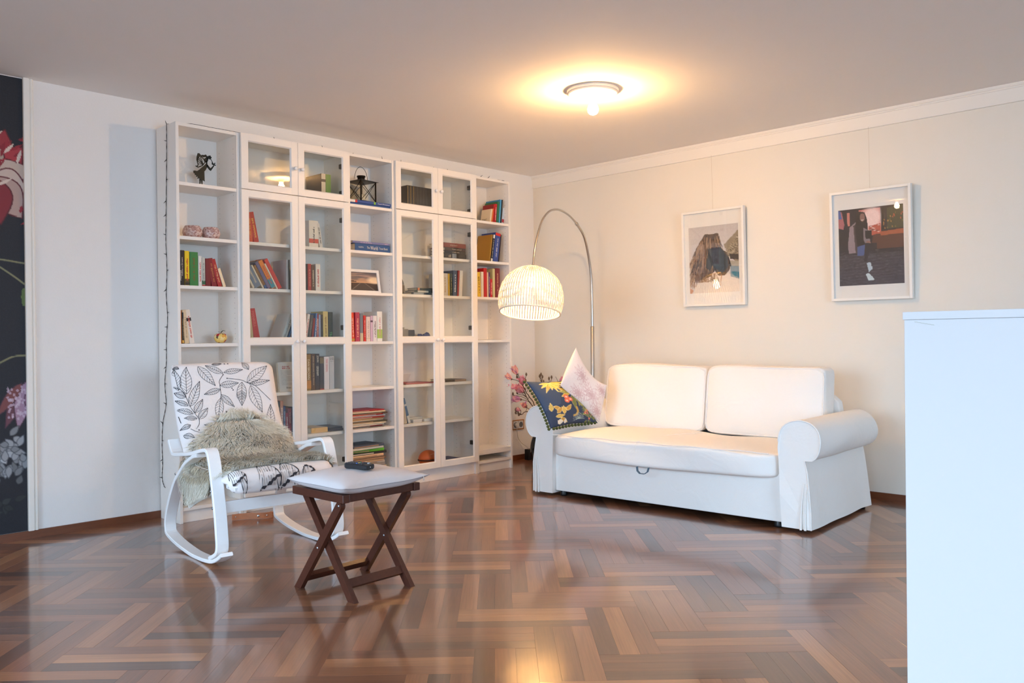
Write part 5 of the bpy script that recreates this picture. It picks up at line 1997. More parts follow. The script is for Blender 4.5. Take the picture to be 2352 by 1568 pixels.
# ------------------------------------------------------------------ white cabinet at the right
cb = thing('white_cabinet', 'white cabinet cut by the right edge, seen from its plain side', 'cabinet', (4.317, -3.266, 0))
CABW = mat('cabinet_white', (222, 223, 224), .45)
MB().cbox(.002, .80, .003, .44, .0, 1.109, .001).build('body', CABW, cb)
MB().cbox(-.001, .803, -.0005, .443, 1.1094, 1.130, .0012).build('top_board', CABW, cb)
m = MB()
r = random.Random(2)
q = [(.028 + .001 * i, .0027, 1.104 - .0002 * i + .0006 * math.sin(i * 1.3)) for i in range(0, 50, 3)]
m.tube(q, .0007, 4)
m.build('scuff_mark', mat('scuff_grey', (214, 216, 206), .7), cb)
# ------------------------------------------------------------------ rocking chair
CO = Vector((1.067, -3.701, 0))
CA = math.radians(-4.5)
ch = thing('rocking_chair', 'white bentwood rocking chair with leaf patterned cushion, before the bookcases', 'chair', CO, (0, 0, CA))
CHW = mat('chair_white', (240, 240, 240), .4)
BOLT = mat('steel_bolt', (150, 152, 156), .3, 1.0)
# local axes: x forward, y to the chair's left..., z up
arm_pts = [(-.318, .556), (-.300, .528), (-.278, .502), (-.245, .489), (-.13, .500), (-.016, .514), (.08, .533), (.150, .546), (.185, .548), (.207, .536), (.221, .510), (.238, .463), (.266, .360), (.290, .261), (.306, .156), (.310, .108), (.299, .076), (.266, .056), (.215, .036)]
rock_pts = [(.085, .514), (.03, .505), (-.035, .482), (-.095, .455), (-.140, .424), (-.230, .358), (-.299, .276), (-.357, .185), (-.381, .125), (-.380, .085), (-.357, .055), (-.220, .0275), (-.034, .0105), (.06, .0105), (.140, .0135), (.240, .0250), (.312, .0500), (.362, .0770)]
RW = .060
LIN = .617
for l0, nm in ((0.0, 'left'), (LIN, 'right')):
    a = smooth_path([(f, 0, z) for f, z in arm_pts], 4)
    fr = MB().ribbon([(q.x, l0, q.z) for q in a], (0, 1, 0), RW, .0185).build('arm_frame', CHW, ch)
    a = smooth_path([(f, 0, z) for f, z in rock_pts], 4)
    rk = MB().ribbon([(q.x, l0, max(q.z, .0098)) for q in a], (0, 1, 0), RW, .0185).build('rocker', CHW, ch)
    for f, z, par in ((.255, .362, fr), (.275, .283, fr), (-.209, .392, rk)):
        for yy in (l0 - .0002, l0 + RW + .0002):
            s_ = -1 if yy < l0 + .01 else 1
            m = MB().lathe([(.0001, .0035), (.005, .0030), (.0062, 0)], n=10)
            m.v = [(f + x, yy + s_ * z_, z + y) for x, y, z_ in m.v]
            m.build('bolt', BOLT, par)
# rails between the two side frames
m = MB()
m.cbox(.262, .280, RW * .5, LIN + RW * .5, .252, .309, .003)
m.build('front_rail', CHW, ch)
MB().cbox(-.235, -.217, RW * .5, LIN + RW * .5, .352, .405, .003).build('rear_rail', CHW, ch)

BACK = [(.290, .352), (.298, .366), (.302, .377), (.294, .386), (.272, .389), (.20, .388), (.05, .372), (-.08, .377), (-.17, .418), (-.25, .500), (-.318, .595), (-.365, .695), (-.400, .800), (-.427, .885), (-.443, .945)]
# each seat frame rail follows the curve just under the cushion
curve = smooth_path([(f, 0, z) for f, z in BACK[1:]], 6)


def offset_curve(cv, d):
    out = []
    for i, p_ in enumerate(cv):
        t = (cv[min(i + 1, len(cv) - 1)] - cv[max(i - 1, 0)]).normalized()
        out.append(p_ + Vector((-t.z, 0, t.x)) * d)
    return out


low = offset_curve(curve, .0)
for l0 in (RW + .012, LIN - .052):
    MB().ribbon([(q.x, l0, q.z) for q in offset_curve(curve, .012)], (0, 1, 0), .04, .02).build('seat_rail', CHW, ch)
for f, z, w_ in ((.335, .372, .03), (.10, .352, .04), (-.385, .80, .05), (-.43, .92, .05)):
    MB().beam((f, RW + .02, z), (f, LIN - .02, z), .012 if z > .5 else w_, w_ if z > .5 else .014).build('slat', CHW, ch)

# cushion: a padded strip along the curve
FAB, nt, p = nodes_of('chair_fabric')
p.inputs['Base Color'].default_value = srgb(238, 232, 230) + (1,)
p.inputs['Roughness'].default_value = .9
tc = nt.nodes.new('ShaderNodeTexCoord')
nz = nt.nodes.new('ShaderNodeTexNoise')
nz.inputs['Scale'].default_value = 11
nz.inputs['Detail'].default_value = 2
b = nt.nodes.new('ShaderNodeBump')
b.inputs['Strength'].default_value = .25
b.inputs['Distance'].default_value = .012
nt.links.new(tc.outputs['Object'], nz.inputs['Vector'])
nt.links.new(nz.outputs[0], b.inputs['Height'])
nt.links.new(b.outputs[0], p.inputs['Normal'])
INK = mat('leaf_ink', (52, 50, 56), .9)
path = offset_curve(curve, -.001)
nP = len(path)
slen = [0]
for a, b_ in zip(path, path[1:]):
    slen.append(slen[-1] + (b_ - a).length)
SL = slen[-1]
CW0, CW1 = .052, .632          # lateral extent
CTH = .062


def along(s):
    """point, tangent and outward normal of the cushion's underside at distance s from its front"""
    s = min(max(s, 0), SL)
    i = bisect.bisect_right(slen, s + 1e-9, 1, nP - 1) - 1
    t = (s - slen[i]) / (slen[i + 1] - slen[i])
    tan = path[min(i + 2, nP - 1)] - path[max(i - 1, 0)]
    tan.normalize()
    p_ = path[i].lerp(path[i + 1], t)
    return p_, tan, Vector((tan.z, 0, -tan.x))


def cushion_pt(s, q, lift=0.0):
    """s along the strip (0..SL), q across (0..1) on the upper face"""
    p_, tan, nn = along(s)
    e = min(s, SL - s)
    x = 2 * q - 1
    th = CTH * (1 - .55 * max(0, (abs(x) - .80) / .20) ** 2.4)
    if SL - s < .035:
        th *= math.sqrt(max(0.02, 1 - (1 - e / .035) ** 2)) * .7 + .3
    elif s < .012:
        th *= .72 + .28 * s / .012
    th += .008 * (1 - x * x) + .004 * math.sin(s * 19) * (1 - x * x)
    v = p_ + nn * (th + lift)
    # the corners of the pad are rounded
    sh_ = .028 * (1 - min(1, e / .05)) ** 2
    yy = CW0 + sh_ + (CW1 - CW0 - 2 * sh_) * q
    return Vector((v.x, yy, v.z))


def under_pt(s, q):
    p_, tan, nn = along(s)
    e = min(s, SL - s)
    sh_ = .03 * (1 - min(1, e / .05)) ** 2 + .004
    v = p_ + nn * .004
    return Vector((v.x, CW0 + sh_ + (CW1 - CW0 - 2 * sh_) * q, v.z))


m = MB()
NS, NQ = 110, 40
top = [[cushion_pt(SL * i / NS, j / NQ) for j in range(NQ + 1)] for i in range(NS + 1)]
bot = [[under_pt(SL * i / NS, j / 6) for j in range(7)] for i in range(NS + 1)]
vs = []
for i in range(NS + 1):
    mid0 = (top[i][0] + bot[i][0]) / 2 + Vector((0, -.006, 0))
    mid1 = (top[i][-1] + bot[i][-1]) / 2 + Vector((0, .006, 0))
    vs += top[i] + [mid1] + bot[i][::-1] + [mid0]
K_ = NQ + 1 + 1 + 7 + 1
fs = []
for i in range(NS):
    for j in range(K_):
        j2 = (j + 1) % K_
        fs.append((i * K_ + j, i * K_ + j2, (i + 1) * K_ + j2, (i + 1) * K_ + j))
m.add(vs, fs, 0, True)
m.add(vs[:K_], [tuple(range(K_))])
m.add(vs[-K_:], [tuple(range(K_ - 1, -1, -1))])


def ink(pts, w):
    """thin printed line on the cushion; pts in metres along the strip and across"""
    v = []
    for i, (s, q) in enumerate(pts):
        a, b_ = pts[max(i - 1, 0)], pts[min(i + 1, len(pts) - 1)]
        d = Vector((b_[0] - a[0], b_[1] - a[1]))
        d = d.normalized() if d.length > 1e-9 else Vector((1, 0))
        n_ = Vector((-d.y, d.x)) * w / 2
        for sg in (1, -1):
            ss, qq = s + n_.x * sg, (q + n_.y * sg) / (CW1 - CW0)
            v.append(cushion_pt(min(max(ss, .001), SL - .001), min(max(qq, .0), 1.0), .0009))
    m.add(v, [(2 * i, 2 * i + 1, 2 * i + 3, 2 * i + 2) for i in range(len(pts) - 1)], 1)


def ink_leaf(s, y, ang, ln, wd, nv=7, curl=0.0):
    """outlined leaf with midrib and veins; base at (s, y), ang in degrees, 0 = up the back, 90 = to the right"""
    ca, sa = math.cos(math.radians(ang)), math.sin(math.radians(ang))

    def at(t, b_):
        y2 = b_ + curl * t * t * ln
        return (s + ca * t * ln - sa * y2, y + sa * t * ln + ca * y2)

    def half(t):
        return wd * math.sin(PI * min(1, t) ** .85) * (1 - .2 * t)
    def ok(pts):
        return all(0 < a < SL and 0 < b_ < CW1 - CW0 for a, b_ in pts)
    L = [at(i / 16, half(i / 16)) for i in range(17)]
    R_ = [at(i / 16, -half(i / 16)) for i in range(17)]
    M_ = [at(i / 10, 0) for i in range(11)]
    for q in (L, R_, M_):
        run = []
        for pnt in q + [(-9, -9)]:
            if ok([pnt]):
                run.append(pnt)
            else:
                if len(run) > 1:
                    ink(run, .0019)
                run = []
    for k in range(nv):
        t = .10 + .78 * k / nv
        for sg in (1, -1):
            q = [at(t + .13 * u, sg * half(t + .13 * u) * u * .97) for u in (0, .35, .7, 1)]
            if ok(q):
                ink(q, .0013)


# motifs read from the photograph: (distance up from the front, from the left, angle, length, half width)
LEAVES = [(0.926, 0.054, 4.0, 0.154, 0.033), (0.853, 0.063, 26.0, 0.156, 0.026), (0.811, 0.083, 33.0, 0.097, 0.021), (0.772, 0.097, 42.0, 0.087, 0.021), (0.776, 0.088, -79.0, 0.065, 0.016), (0.806, 0.073, -60.0, 0.085, 0.017), (0.857, 0.054, -51.0, 0.069, 0.014), (0.909, 0.049, -55.0, 0.059, 0.019), (0.951, 0.019, -5.0, 0.124, 0.021), (1.079, 0.127, 143.0, 0.145, 0.028), (1.032, 0.263, -62.0, 0.11, 0.019), (1.037, 0.268, 83.0, 0.113, 0.017), (1.096, 0.39, 153.0, 0.053, 0.021), (0.973, 0.395, 54.0, 0.168, 0.033), (0.964, 0.409, 82.0, 0.128, 0.017), (0.956, 0.414, 166.0, 0.176, 0.034), (0.674, 0.487, 10.0, 0.165, 0.026), (0.964, 0.239, 85.0, 0.108, 0.02), (0.943, 0.239, -105.0, 0.096, 0.017), (0.892, 0.234, -165.0, 0.15, 0.024), (0.913, 0.239, 142.0, 0.103, 0.021), (0.977, 0.366, -172.0, 0.142, 0.03), (0.738, 0.292, -31.0, 0.085, 0.019), (0.729, 0.361, 11.0, 0.074, 0.024), (0.721, 0.166, -80.0, 0.049, 0.012), (0.738, 0.049, -105.0, 0.05, 0.016), (0.687, 0.01, 128.0, 0.056, 0.017), (0.631, 0.083, -101.0, 0.069, 0.014), (1.084, 0.0, 114.0, 0.032, 0.01), (1.088, 0.205, 86.0, 0.059, 0.01), (0.013, 0.0, 84.0, 0.078, 0.027), (0.009, 0.136, 86.0, 0.117, 0.034), (0.009, 0.249, 85.0, 0.108, 0.025), (0.013, 0.37, 87.0, 0.078, 0.009), (0.026, 0.58, -90.0, 0.029, 0.009)]
for s_, y_, a_, l_, w_ in LEAVES:
    if l_ > 0:
        ink_leaf(s_, y_, a_, l_, w_, 7)
for pts in [[(0.853, 0.063), (0.806, 0.083), (0.772, 0.097), (0.738, 0.093), (0.708, 0.073)], [(0.853, 0.063), (0.909, 0.049), (0.951, 0.029), (0.973, 0.0)], [(0.964, 0.239), (0.913, 0.239), (0.892, 0.234)], [(0.964, 0.239), (0.99, 0.239), (1.024, 0.263)], [(1.002, 0.283), (0.99, 0.361), (0.973, 0.395), (0.956, 0.439), (0.9, 0.492), (0.862, 0.522)], [(0.712, 0.044), (0.687, 0.078), (0.678, 0.117)], [(0.631, 0.083), (0.644, 0.097), (0.67, 0.117)], [(0.806, 0.005), (0.764, 0.01)]]:
    q = smooth_path([(a, b_, 0) for a, b_ in pts], 5)
    ink([(v.x, v.y) for v in q], .0026)
for k in range(4):                                     # the little snail of the print
    rr_ = .007 + .006 * k
    ink([(.900 + rr_ * math.cos(2 * PI * i / 18), .351 + rr_ * 1.05 * math.sin(2 * PI * i / 18)) for i in range(19)], .0014)
for a, b_ in ((1.002, .283), (1.024, .263), (.945, .305), (.935, .31), (.70, .085), (.735, .455), (.726, .452), (.678, .478), (1.09, .28), (1.09, .30), (.04, .52)):
    ink([(a - .003, b_), (a + .003, b_)], .006)
m.build('seat_cushion', [FAB, INK], ch)

# ------------------------------------------------------------------ sheepskin
pe = thing('sheepskin', 'grey beige sheepskin draped over seat and lower back of the rocking chair', 'sheepskin', CO, (0, 0, CA))
HIDE = mat('hide_leather', (226, 222, 212), .9)
WOOL, nt, p = nodes_of('wool')
at = nt.nodes.new('ShaderNodeVertexColor')
at.layer_name = 'print'
nt.links.new(at.outputs[0], p.inputs['Base Color'])
p.inputs['Roughness'].default_value = .85
p.inputs['Sheen Weight'].default_value = .3


def pelt_span(s):
    """left and right border of the pelt across the cushion (0..1) at distance s from the front"""
    tab = [(.032, .03, 1.01), (.07, -.01, 1.02), (.18, -.04, 1.0), (.30, -.05, .97), (.42, -.05, .98), (.52, .0, 1.0), (.60, .06, 1.0), (.635, .12, .93), (.675, .20, .86), (.71, .25, .80), (.742, .31, .73), (.762, .36, .66), (.772, .42, .56)]
    for (a, l1, r1), (b_, l2, r2) in zip(tab, tab[1:]):
        if s <= b_:
            t = (s - a) / (b_ - a)
            return l1 + (l2 - l1) * t, r1 + (r2 - r1) * t
    return .42, .5


S0, S1 = .034, .772


def pelt_pt(u, v, lift=.006):
    s = S0 + (S1 - S0) * u
    a, b_ = pelt_span(s)
    q = a + (b_ - a) * v
    hump = .055 * math.exp(-((s - .50) / .17) ** 2) * math.exp(-((q - .5) / .36) ** 2)     # lies loose in the fold of the seat
    qq = min(max(q, 0), 1)
    p_ = cushion_pt(s, qq, lift + hump)
    if q < 0:
        p_ += Vector((0, q * .58, q * .25))
    if q > 1:
        p_ += Vector((0, (q - 1) * .58, -(q - 1) * .25))
    return p_


FLAP = [(-.205, .46), (-.207, .40), (-.185, .33), (-.168, .285), (-.140, .240), (-.108, .222), (-.03, .252), (.06, .285), (.14, .31), (.20, .36), (.21, .44), (.1, .46), (-.1, .46)]


def flap_pt(u, v, lift=0.0):
    """the corner hanging down between seat and left side frame: u front to back, v downwards"""
    f = .20 - .405 * u
    lo = (.225 + .105 * ((f + .10) / .30)) if f > -.10 else (.225 + .14 * ((-.10 - f) / .105) ** 1.6)
    hi = .45 if f > -.1 else .46
    z = hi + (lo - hi) * v
    y = .050 - .030 * v ** 1.2 - .008 * math.sin(6 * u) - lift - (.010 * (1 - v) ** 2)
    return Vector((f, y, z))


m = MB()
m.grid(lambda a, b_: pelt_pt(a, b_, .004), 40, 24)
m.grid(lambda a, b_: pelt_pt(a, b_, .0005), 40, 24)
m.grid(lambda a, b_: flap_pt(a, b_, 0), 24, 14)
m.grid(lambda a, b_: flap_pt(a, b_, -.004), 24, 14)
m.build('hide', HIDE, pe)
R = np.random.default_rng(3)
V, F, CC = [], [], []
shades = np.array([srgb(232, 228, 212), srgb(218, 211, 190), srgb(240, 237, 226), srgb(196, 184, 160), srgb(158, 140, 114), srgb(226, 208, 172)])


def strand(root, nrm, flow, ln, w, col):
    b0 = len(V)
    sd = nrm.cross(flow)
    sd = sd.normalized() if sd.length > 1e-6 else Vector((1, 0, 0))
    jit = Vector(R.normal(0, .22, 3))
    wav = sd * float(R.normal(0, .25))
    pts = [root, root + nrm * (ln * .42) + flow * (ln * .18) + jit * ln * .15, root + nrm * (ln * .62) + flow * (ln * .58) + jit * ln * .3 + wav * ln * .25, root + nrm * (ln * .66) + flow * (ln * 1.0) + jit * ln * .4 + wav * ln * .55]
    for k, q in enumerate(pts[:3]):
        h = sd * (w * (1 - .25 * k))
        V.append(q - h)
        V.append(q + h)
    V.append(pts[3])
    F.append((b0, b0 + 1, b0 + 3, b0 + 2))
    F.append((b0 + 2, b0 + 3, b0 + 5, b0 + 4))
    F.append((b0 + 4, b0 + 5, b0 + 6))
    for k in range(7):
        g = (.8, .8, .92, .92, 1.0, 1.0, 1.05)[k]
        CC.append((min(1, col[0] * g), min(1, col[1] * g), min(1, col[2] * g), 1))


for i in range(21000):
    u, v = R.random(), R.random()
    p_ = pelt_pt(u, v, .004)
    a = pelt_pt(min(1, u + .01), v, .004) - pelt_pt(max(0, u - .01), v, .004)
    b_ = pelt_pt(u, min(1, v + .01), .004) - pelt_pt(u, max(0, v - .01), .004)
    n_ = a.cross(b_)
    if n_.length < 1e-9:
        continue
    n_.normalize()
    if n_.dot(Vector((.6, 0, .8))) < 0:
        n_ = -n_
    n1 = mnoise.noise(Vector((u * 7, v * 5, 1.3)))
    n2 = mnoise.noise(Vector((u * 6 + 9, v * 6, 4.1)))
    fl = (-a.normalized() * (.8 + .5 * n1) + b_.normalized() * (1.0 * n2 + .55 * (v - .5)))
    if u > .94 or v < .03 or v > .97 or u < .04:
        fl = fl * .5 + (b_.normalized() * (-1 if v < .03 else (1 if v > .97 else 0))) + a.normalized() * (.8 if u > .94 else 0)
    fl.normalize()
    ci = int(min(5, max(0, 1.9 + 2.2 * mnoise.noise(Vector((u * 9, v * 9, 7))) + R.normal(0, 1.0))))
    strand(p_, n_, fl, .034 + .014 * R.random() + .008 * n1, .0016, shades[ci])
for i in range(5200):
    u, v = R.random(), R.random() ** 1.15 * .86
    p_ = flap_pt(u, v, .001)
    n_ = Vector((0, -1, .15)).normalized()
    fl = Vector((.25 * mnoise.noise(Vector((u * 5, v * 5, 2))), -.1, -1)).normalized()
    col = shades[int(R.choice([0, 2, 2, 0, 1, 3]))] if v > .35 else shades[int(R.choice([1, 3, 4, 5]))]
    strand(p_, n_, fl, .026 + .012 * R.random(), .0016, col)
me = bpy.data.meshes.new('wool')
me.from_pydata([tuple(v) for v in V], [], F)
me.materials.append(WOOL)
at_ = me.attributes.new('print', 'FLOAT_COLOR', 'POINT')
at_.data.foreach_set('color', np.array(CC, np.float32).ravel())
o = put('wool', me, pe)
o['kind'] = 'stuff'

# ------------------------------------------------------------------ folding stool with cushion and remote
ST = Vector((2.082, -3.425, 0))
st = thing('folding_stool', 'dark brown folding wooden stool in front of the rocking chair', 'stool', ST, (0, 0, math.radians(1.5)))
WENGE = mat('dark_stained_wood', (74, 38, 26), .38, bump=.05, bscale=60, var=.3, stretch=(1, 1, 1), detail=5)
SEAT = mat('canvas_seat', (60, 48, 42), .9)
fw_, fy_ = .178, .205
zt = .445
for y in (-fy_, fy_ - .034):
    MB().cbox(-fw_ - .005, fw_ + .005, y, y + .034, zt - .034, zt, .003).build('seat_rail', WENGE, st)
for x in (-fw_, fw_ - .03):
    MB().cbox(x, x + .03, -fy_ + .035, fy_ - .035, zt - .0335, zt - .0005, .003).build('seat_rail', WENGE, st)
MB().box(-fw_ + .03, fw_ - .03, -fy_ + .035, fy_ - .035, zt - .016, zt - .008).build('seat_panel', SEAT, st)
# two X frames: outer pair and inner pair of legs


def leg(p, q, w, t, y):
    """flat leg with a rounded head, in the plane y = const"""
    p, q = Vector((p[0], 0, p[1])), Vector((q[0], 0, q[1]))
    d = (q - p).normalized()
    n_ = Vector((-d.z, 0, d.x))
    if n_.x < 0:
        n_ = -n_
    poly = []
    zf = .0
    # foot cut level with the floor
    a = p + n_ * w / 2
    b_ = p - n_ * w / 2
    a = a - d * ((a.z - zf) / d.z)
    b_ = b_ - d * ((b_.z - zf) / d.z)
    poly = [b_, a]
    for i in range(9):
        t_ = PI * i / 8
        poly.append(q + n_ * (w / 2 * math.cos(t_)) + d * (w / 2 * math.sin(t_)))
    m_ = MB().prism([(v.x, v.z) for v in poly], lambda a_, c_, k: (a_, k, c_), y, y + t)
    return m_


def stud(m_, f, z, y, s_):
    s = MB().lathe([(.0001, .0025), (.0045, .002), (.006, 0)], n=12)
    s.v = [(f + x, y + s_ * zz, z + yy) for x, yy, zz in s.v]
    return s


for yo, yi, s_ in ((-.188, -.163, -1), (.163, .138, 1)):
    lg = leg((-.180, 0), (.128, zt - .052), .036, .022, yo).build('leg', WENGE, st)
    face = yo if s_ < 0 else yo + .022
    stud(None, .128, zt - .052, face, s_).build('bolt', BOLT, lg)
    stud(None, -.026, .197, face, s_).build('bolt', BOLT, lg)
    lg = leg((.172, 0), (-.150, zt - .040), .036, .022, yi).build('leg', WENGE, st)
    if s_ > 0:
        stud(None, .01, .197, yi, -1).build('bolt', BOLT, lg)
# stretchers low down, one between each pair of legs
d = Vector((-.322, 0, .405)).normalized()
for (f, z, ya, yb, sg) in ((-.147, .048, -.167, .164, 1), (.1235, .062, -.1412, .1385, -1)):
    ax_ = Vector((.308 * sg, 0, .393)).normalized()
    MB().beam((f, ya, z), (f, yb, z), .020, .036, ax_).build('stretcher', WENGE, st)
# grey cushion on top
GREY = mat('grey_linen', (204, 198, 198), .92, bump=.25, bscale=700, var=.05)
sc_ = thing('seat_cushion', 'light grey square cushion lying on the folding stool', 'cushion', (2.115, -3.440, zt + .0005), (0, 0, math.radians(1.5)))
SEAM = mat('grey_seam', (150, 144, 146), .9)


def sc_pt(a, b_, side):
    x, y = 2 * a - 1, 2 * b_ - 1
    h = ((1 - abs(x) ** 3.0) * (1 - abs(y) ** 3.0))
    h = max(0, h) ** .5
    pin = .035
    X = x * (.212 - pin * (1 - y * y) * .6) + .004 * math.sin(5 * y)
    Y = y * (.225 - pin * (1 - x * x) * .6)
    zc = .026 + .012 * (x * x * y * y) ** 2
    if side > 0:
        z = zc + .052 * h + .002 * math.sin(9 * x + 4 * y) * h
    else:
        z = max(.0, zc - .040 * h)
    return Vector((X, Y, z))


m = MB()
m.grid(lambda a, b_: sc_pt(a, b_, 1), 40, 40)
m.grid(lambda a, b_: sc_pt(a, b_, -1), 40, 40)
cov = m.build('cover', GREY, sc_)
seam = [sc_pt(1, i / 30, 1) for i in range(31)]
m = MB().tube([q + Vector((.0006, 0, .0006)) for q in seam], .0016, 5)
m.build('seam', SEAM, sc_)
m = MB().tube([sc_pt(i / 30, 0, 1) + Vector((0, -.0004, .0004)) for i in range(31)], .0013, 5)
m.build('seam', SEAM, sc_)
m = MB().tube([(.2105, .188, .036), (.2115, .191, .026), (.2105, .191, .018)], .0018, 5)
m.build('zip_pull', STEEL, sc_)
# remote control
rc = thing('remote_control', 'black television remote lying on the grey stool cushion', 'remote control', (2.158, -3.467, .5245), (0, 0, math.radians(14)))
m = MB()
prof = []
Lr, Wr = .064, .0290
rows = []
for i in range(13):
    t = i / 12
    x = -Lr + 2 * Lr * t
    w = Wr * (1 - .12 * math.cos(PI * t) - .25 * max(0, abs(2 * t - 1) - .86) / .14)
    th = .021 + .003 * math.sin(PI * t)
    rows.append([(x, -w, .006), (x, -w * .72, 0), (x, w * .72, 0), (x, w, .006), (x, w, th - .004), (x, w * .86, th), (x, -w * .86, th), (x, -w, th - .004)])
vs = [q for r_ in rows for q in r_]
fs = []
for i in range(12):
    for j in range(8):
        j2 = (j + 1) % 8
        fs.append((i * 8 + j, i * 8 + j2, i * 8 + 8 + j2, i * 8 + 8 + j))
m.add(vs, fs)
m.add(vs[:8], [tuple(range(8))])
m.add(vs[-8:], [tuple(range(8))])
m.build('body', mat('remote_black', (30, 32, 36), .35), rc)
KEY = mat('remote_key', (58, 60, 66), .5)
KC = [mat('key_' + n_, c_, .5) for n_, c_ in (('blue', (60, 110, 190)), ('yellow', (226, 206, 90)), ('green', (70, 160, 120)), ('red', (176, 60, 60)), ('white', (206, 206, 206)))]
for i in range(12):
    for j in range(3):
        x, y = -.054 + .0087 * i, (j - 1) * .0160
        k_ = KEY
        if i == 7:
            continue
        if i == 11 and j != 2:
            continue
        if i == 11:
            k_ = KC[4]
        MB().cbox(x - .0028, x + .0028, y - .0055, y + .0055, .0215, .0252 + .002 * math.sin(PI * i / 12), .0008).build('button', k_, rc)
for j in range(4):
    y = (j - 1.5) * .0115
    MB().cbox(-.054 + .0087 * 7 - .0026, -.054 + .0087 * 7 + .0026, y - .0046, y + .0046, .0215, .0272, .0008).build('button', KC[j], rc)
m = MB().box(Lr - .0002, Lr + .0004, -.002, .002, .008, .013)
m.build('emitter', KC[4], rc)

# ------------------------------------------------------------------ vase with magnolia behind the sofa arm
va = thing('floor_vase', 'tall glossy black floor vase beside the sofa arm', 'vase', (.438, -.445, 0))
VB = mat('black_glaze', (16, 15, 17), .12, coat=.6, bump=.3, bscale=22)
MB().lathe([(.0001, .001), (.050, .001), (.053, .008), (.052, .03), (.056, .07), (.066, .12), (.070, .16), (.064, .205), (.050, .25), (.038, .29), (.031, .34), (.029, .39), (.031, .43), (.036, .455), (.033, .456), (.028, .43), (.026, .35), (.0001, .34)], n=36).build('body', VB, va)
BARK = mat('magnolia_bark', (92, 72, 58), .85, var=.3, bscale=80)
PETALS = [mat('petal_%d' % i, c_, .6, var=.12, bscale=30) for i, c_ in enumerate(((236, 168, 172), (226, 146, 166), (244, 180, 160), (214, 142, 174)))]
BUD = mat('magnolia_bud', (110, 86, 62), .8)


def flower(parent, pos, d, size, k, seed):
    """magnolia bloom: a calyx part whose petals are its sub-parts"""
    r_ = random.Random(seed)
    d = Vector(d).normalized()
    s = d.orthogonal().normalized()
    t = d.cross(s)
    c_ = MB().ball(Vector(pos), size * .12, 6).build('flower', BUD, parent)
    for i in range(6):
        a = 2 * PI * i / 6 + r_.uniform(-.2, .2)
        op = r_.uniform(.35, .75) if i % 2 else r_.uniform(.15, .4)
        o_ = s * math.cos(a) + t * math.sin(a)
        sd = d.cross(o_)

        def pt(u, v, o_=o_, sd=sd, op=op):
            x = 2 * v - 1
            w = size * .34 * math.sin(PI * (.08 + .9 * u) ** .9)
            ax_ = d * (size * u * (1 - .25 * op * u)) + o_ * (size * (.10 * math.sin(PI * min(1, u * 1.3)) + op * u * u * .8))
            return Vector(pos) + ax_ + sd * (w * x) - o_ * (w * .45 * x * x) + o_ * .004
        m_ = MB()
        m_.grid(pt, 6, 4)
        m_.build('petal', PETALS[(k + (i % 3 == 0)) % 4], c_)


BR = [  # branch tip paths from the vase mouth: world points
    ('magnolia branch in the black vase leaning far left, with coral blooms near its tip', [(.436, -.450, .36), (.425, -.465, .50), (.37, -.51, .62), (.33, -.545, .72), (.295, -.575, .80)],
     [((.31, -.560, .775), (-.3, -.4, 1), .085, 2), ((.345, -.53, .69), (.3, -.5, .9), .085, 0), ((.285, -.60, .735), (-.5, -.5, .6), .07, 2)], [(.30, -.55, .74), (.35, -.49, .76), (.36, -.51, .71)]),
    ('magnolia branch in the black vase bearing the large pink bloom in the middle', [(.440, -.452, .36), (.432, -.46, .46), (.39, -.50, .55), (.365, -.525, .62)],
     [((.352, -.53, .63), (-.1, -.8, .5), .105, 0), ((.335, -.545, .565), (-.6, -.6, .1), .085, 3), ((.30, -.57, .66), (-.8, -.4, .4), .07, 1)], [(.285, -.585, .60), (.31, -.56, .61)]),
    ('low magnolia branch drooping towards the bookcase, small buds', [(.436, -.456, .36), (.415, -.475, .44), (.37, -.515, .465), (.34, -.545, .44), (.315, -.565, .455)],
     [((.372, -.522, .50), (.1, -.7, .6), .06, 2), ((.335, -.55, .475), (-.5, -.5, .3), .045, 1)], [(.305, -.575, .47), (.30, -.57, .445), (.325, -.56, .43)]),
    ('magnolia branch in the black vase rising behind the floral cushion, brown buds', [(.444, -.440, .36), (.45, -.43, .52), (.455, -.42, .64), (.452, -.42, .745)],
     [], [(.452, -.42, .76), (.443, -.427, .745), (.462, -.414, .74)]),
    ('magnolia branch in the black vase reaching right towards the pink cushion', [(.446, -.437, .36), (.475, -.405, .52), (.52, -.36, .64), (.575, -.31, .70)],
     [((.572, -.315, .700), (.4, .2, .8), .06, 1), ((.60, -.29, .705), (.5, .2, .6), .06, 0)], [(.50, -.375, .725), (.515, -.36, .735), (.47, -.41, .70)]),
]
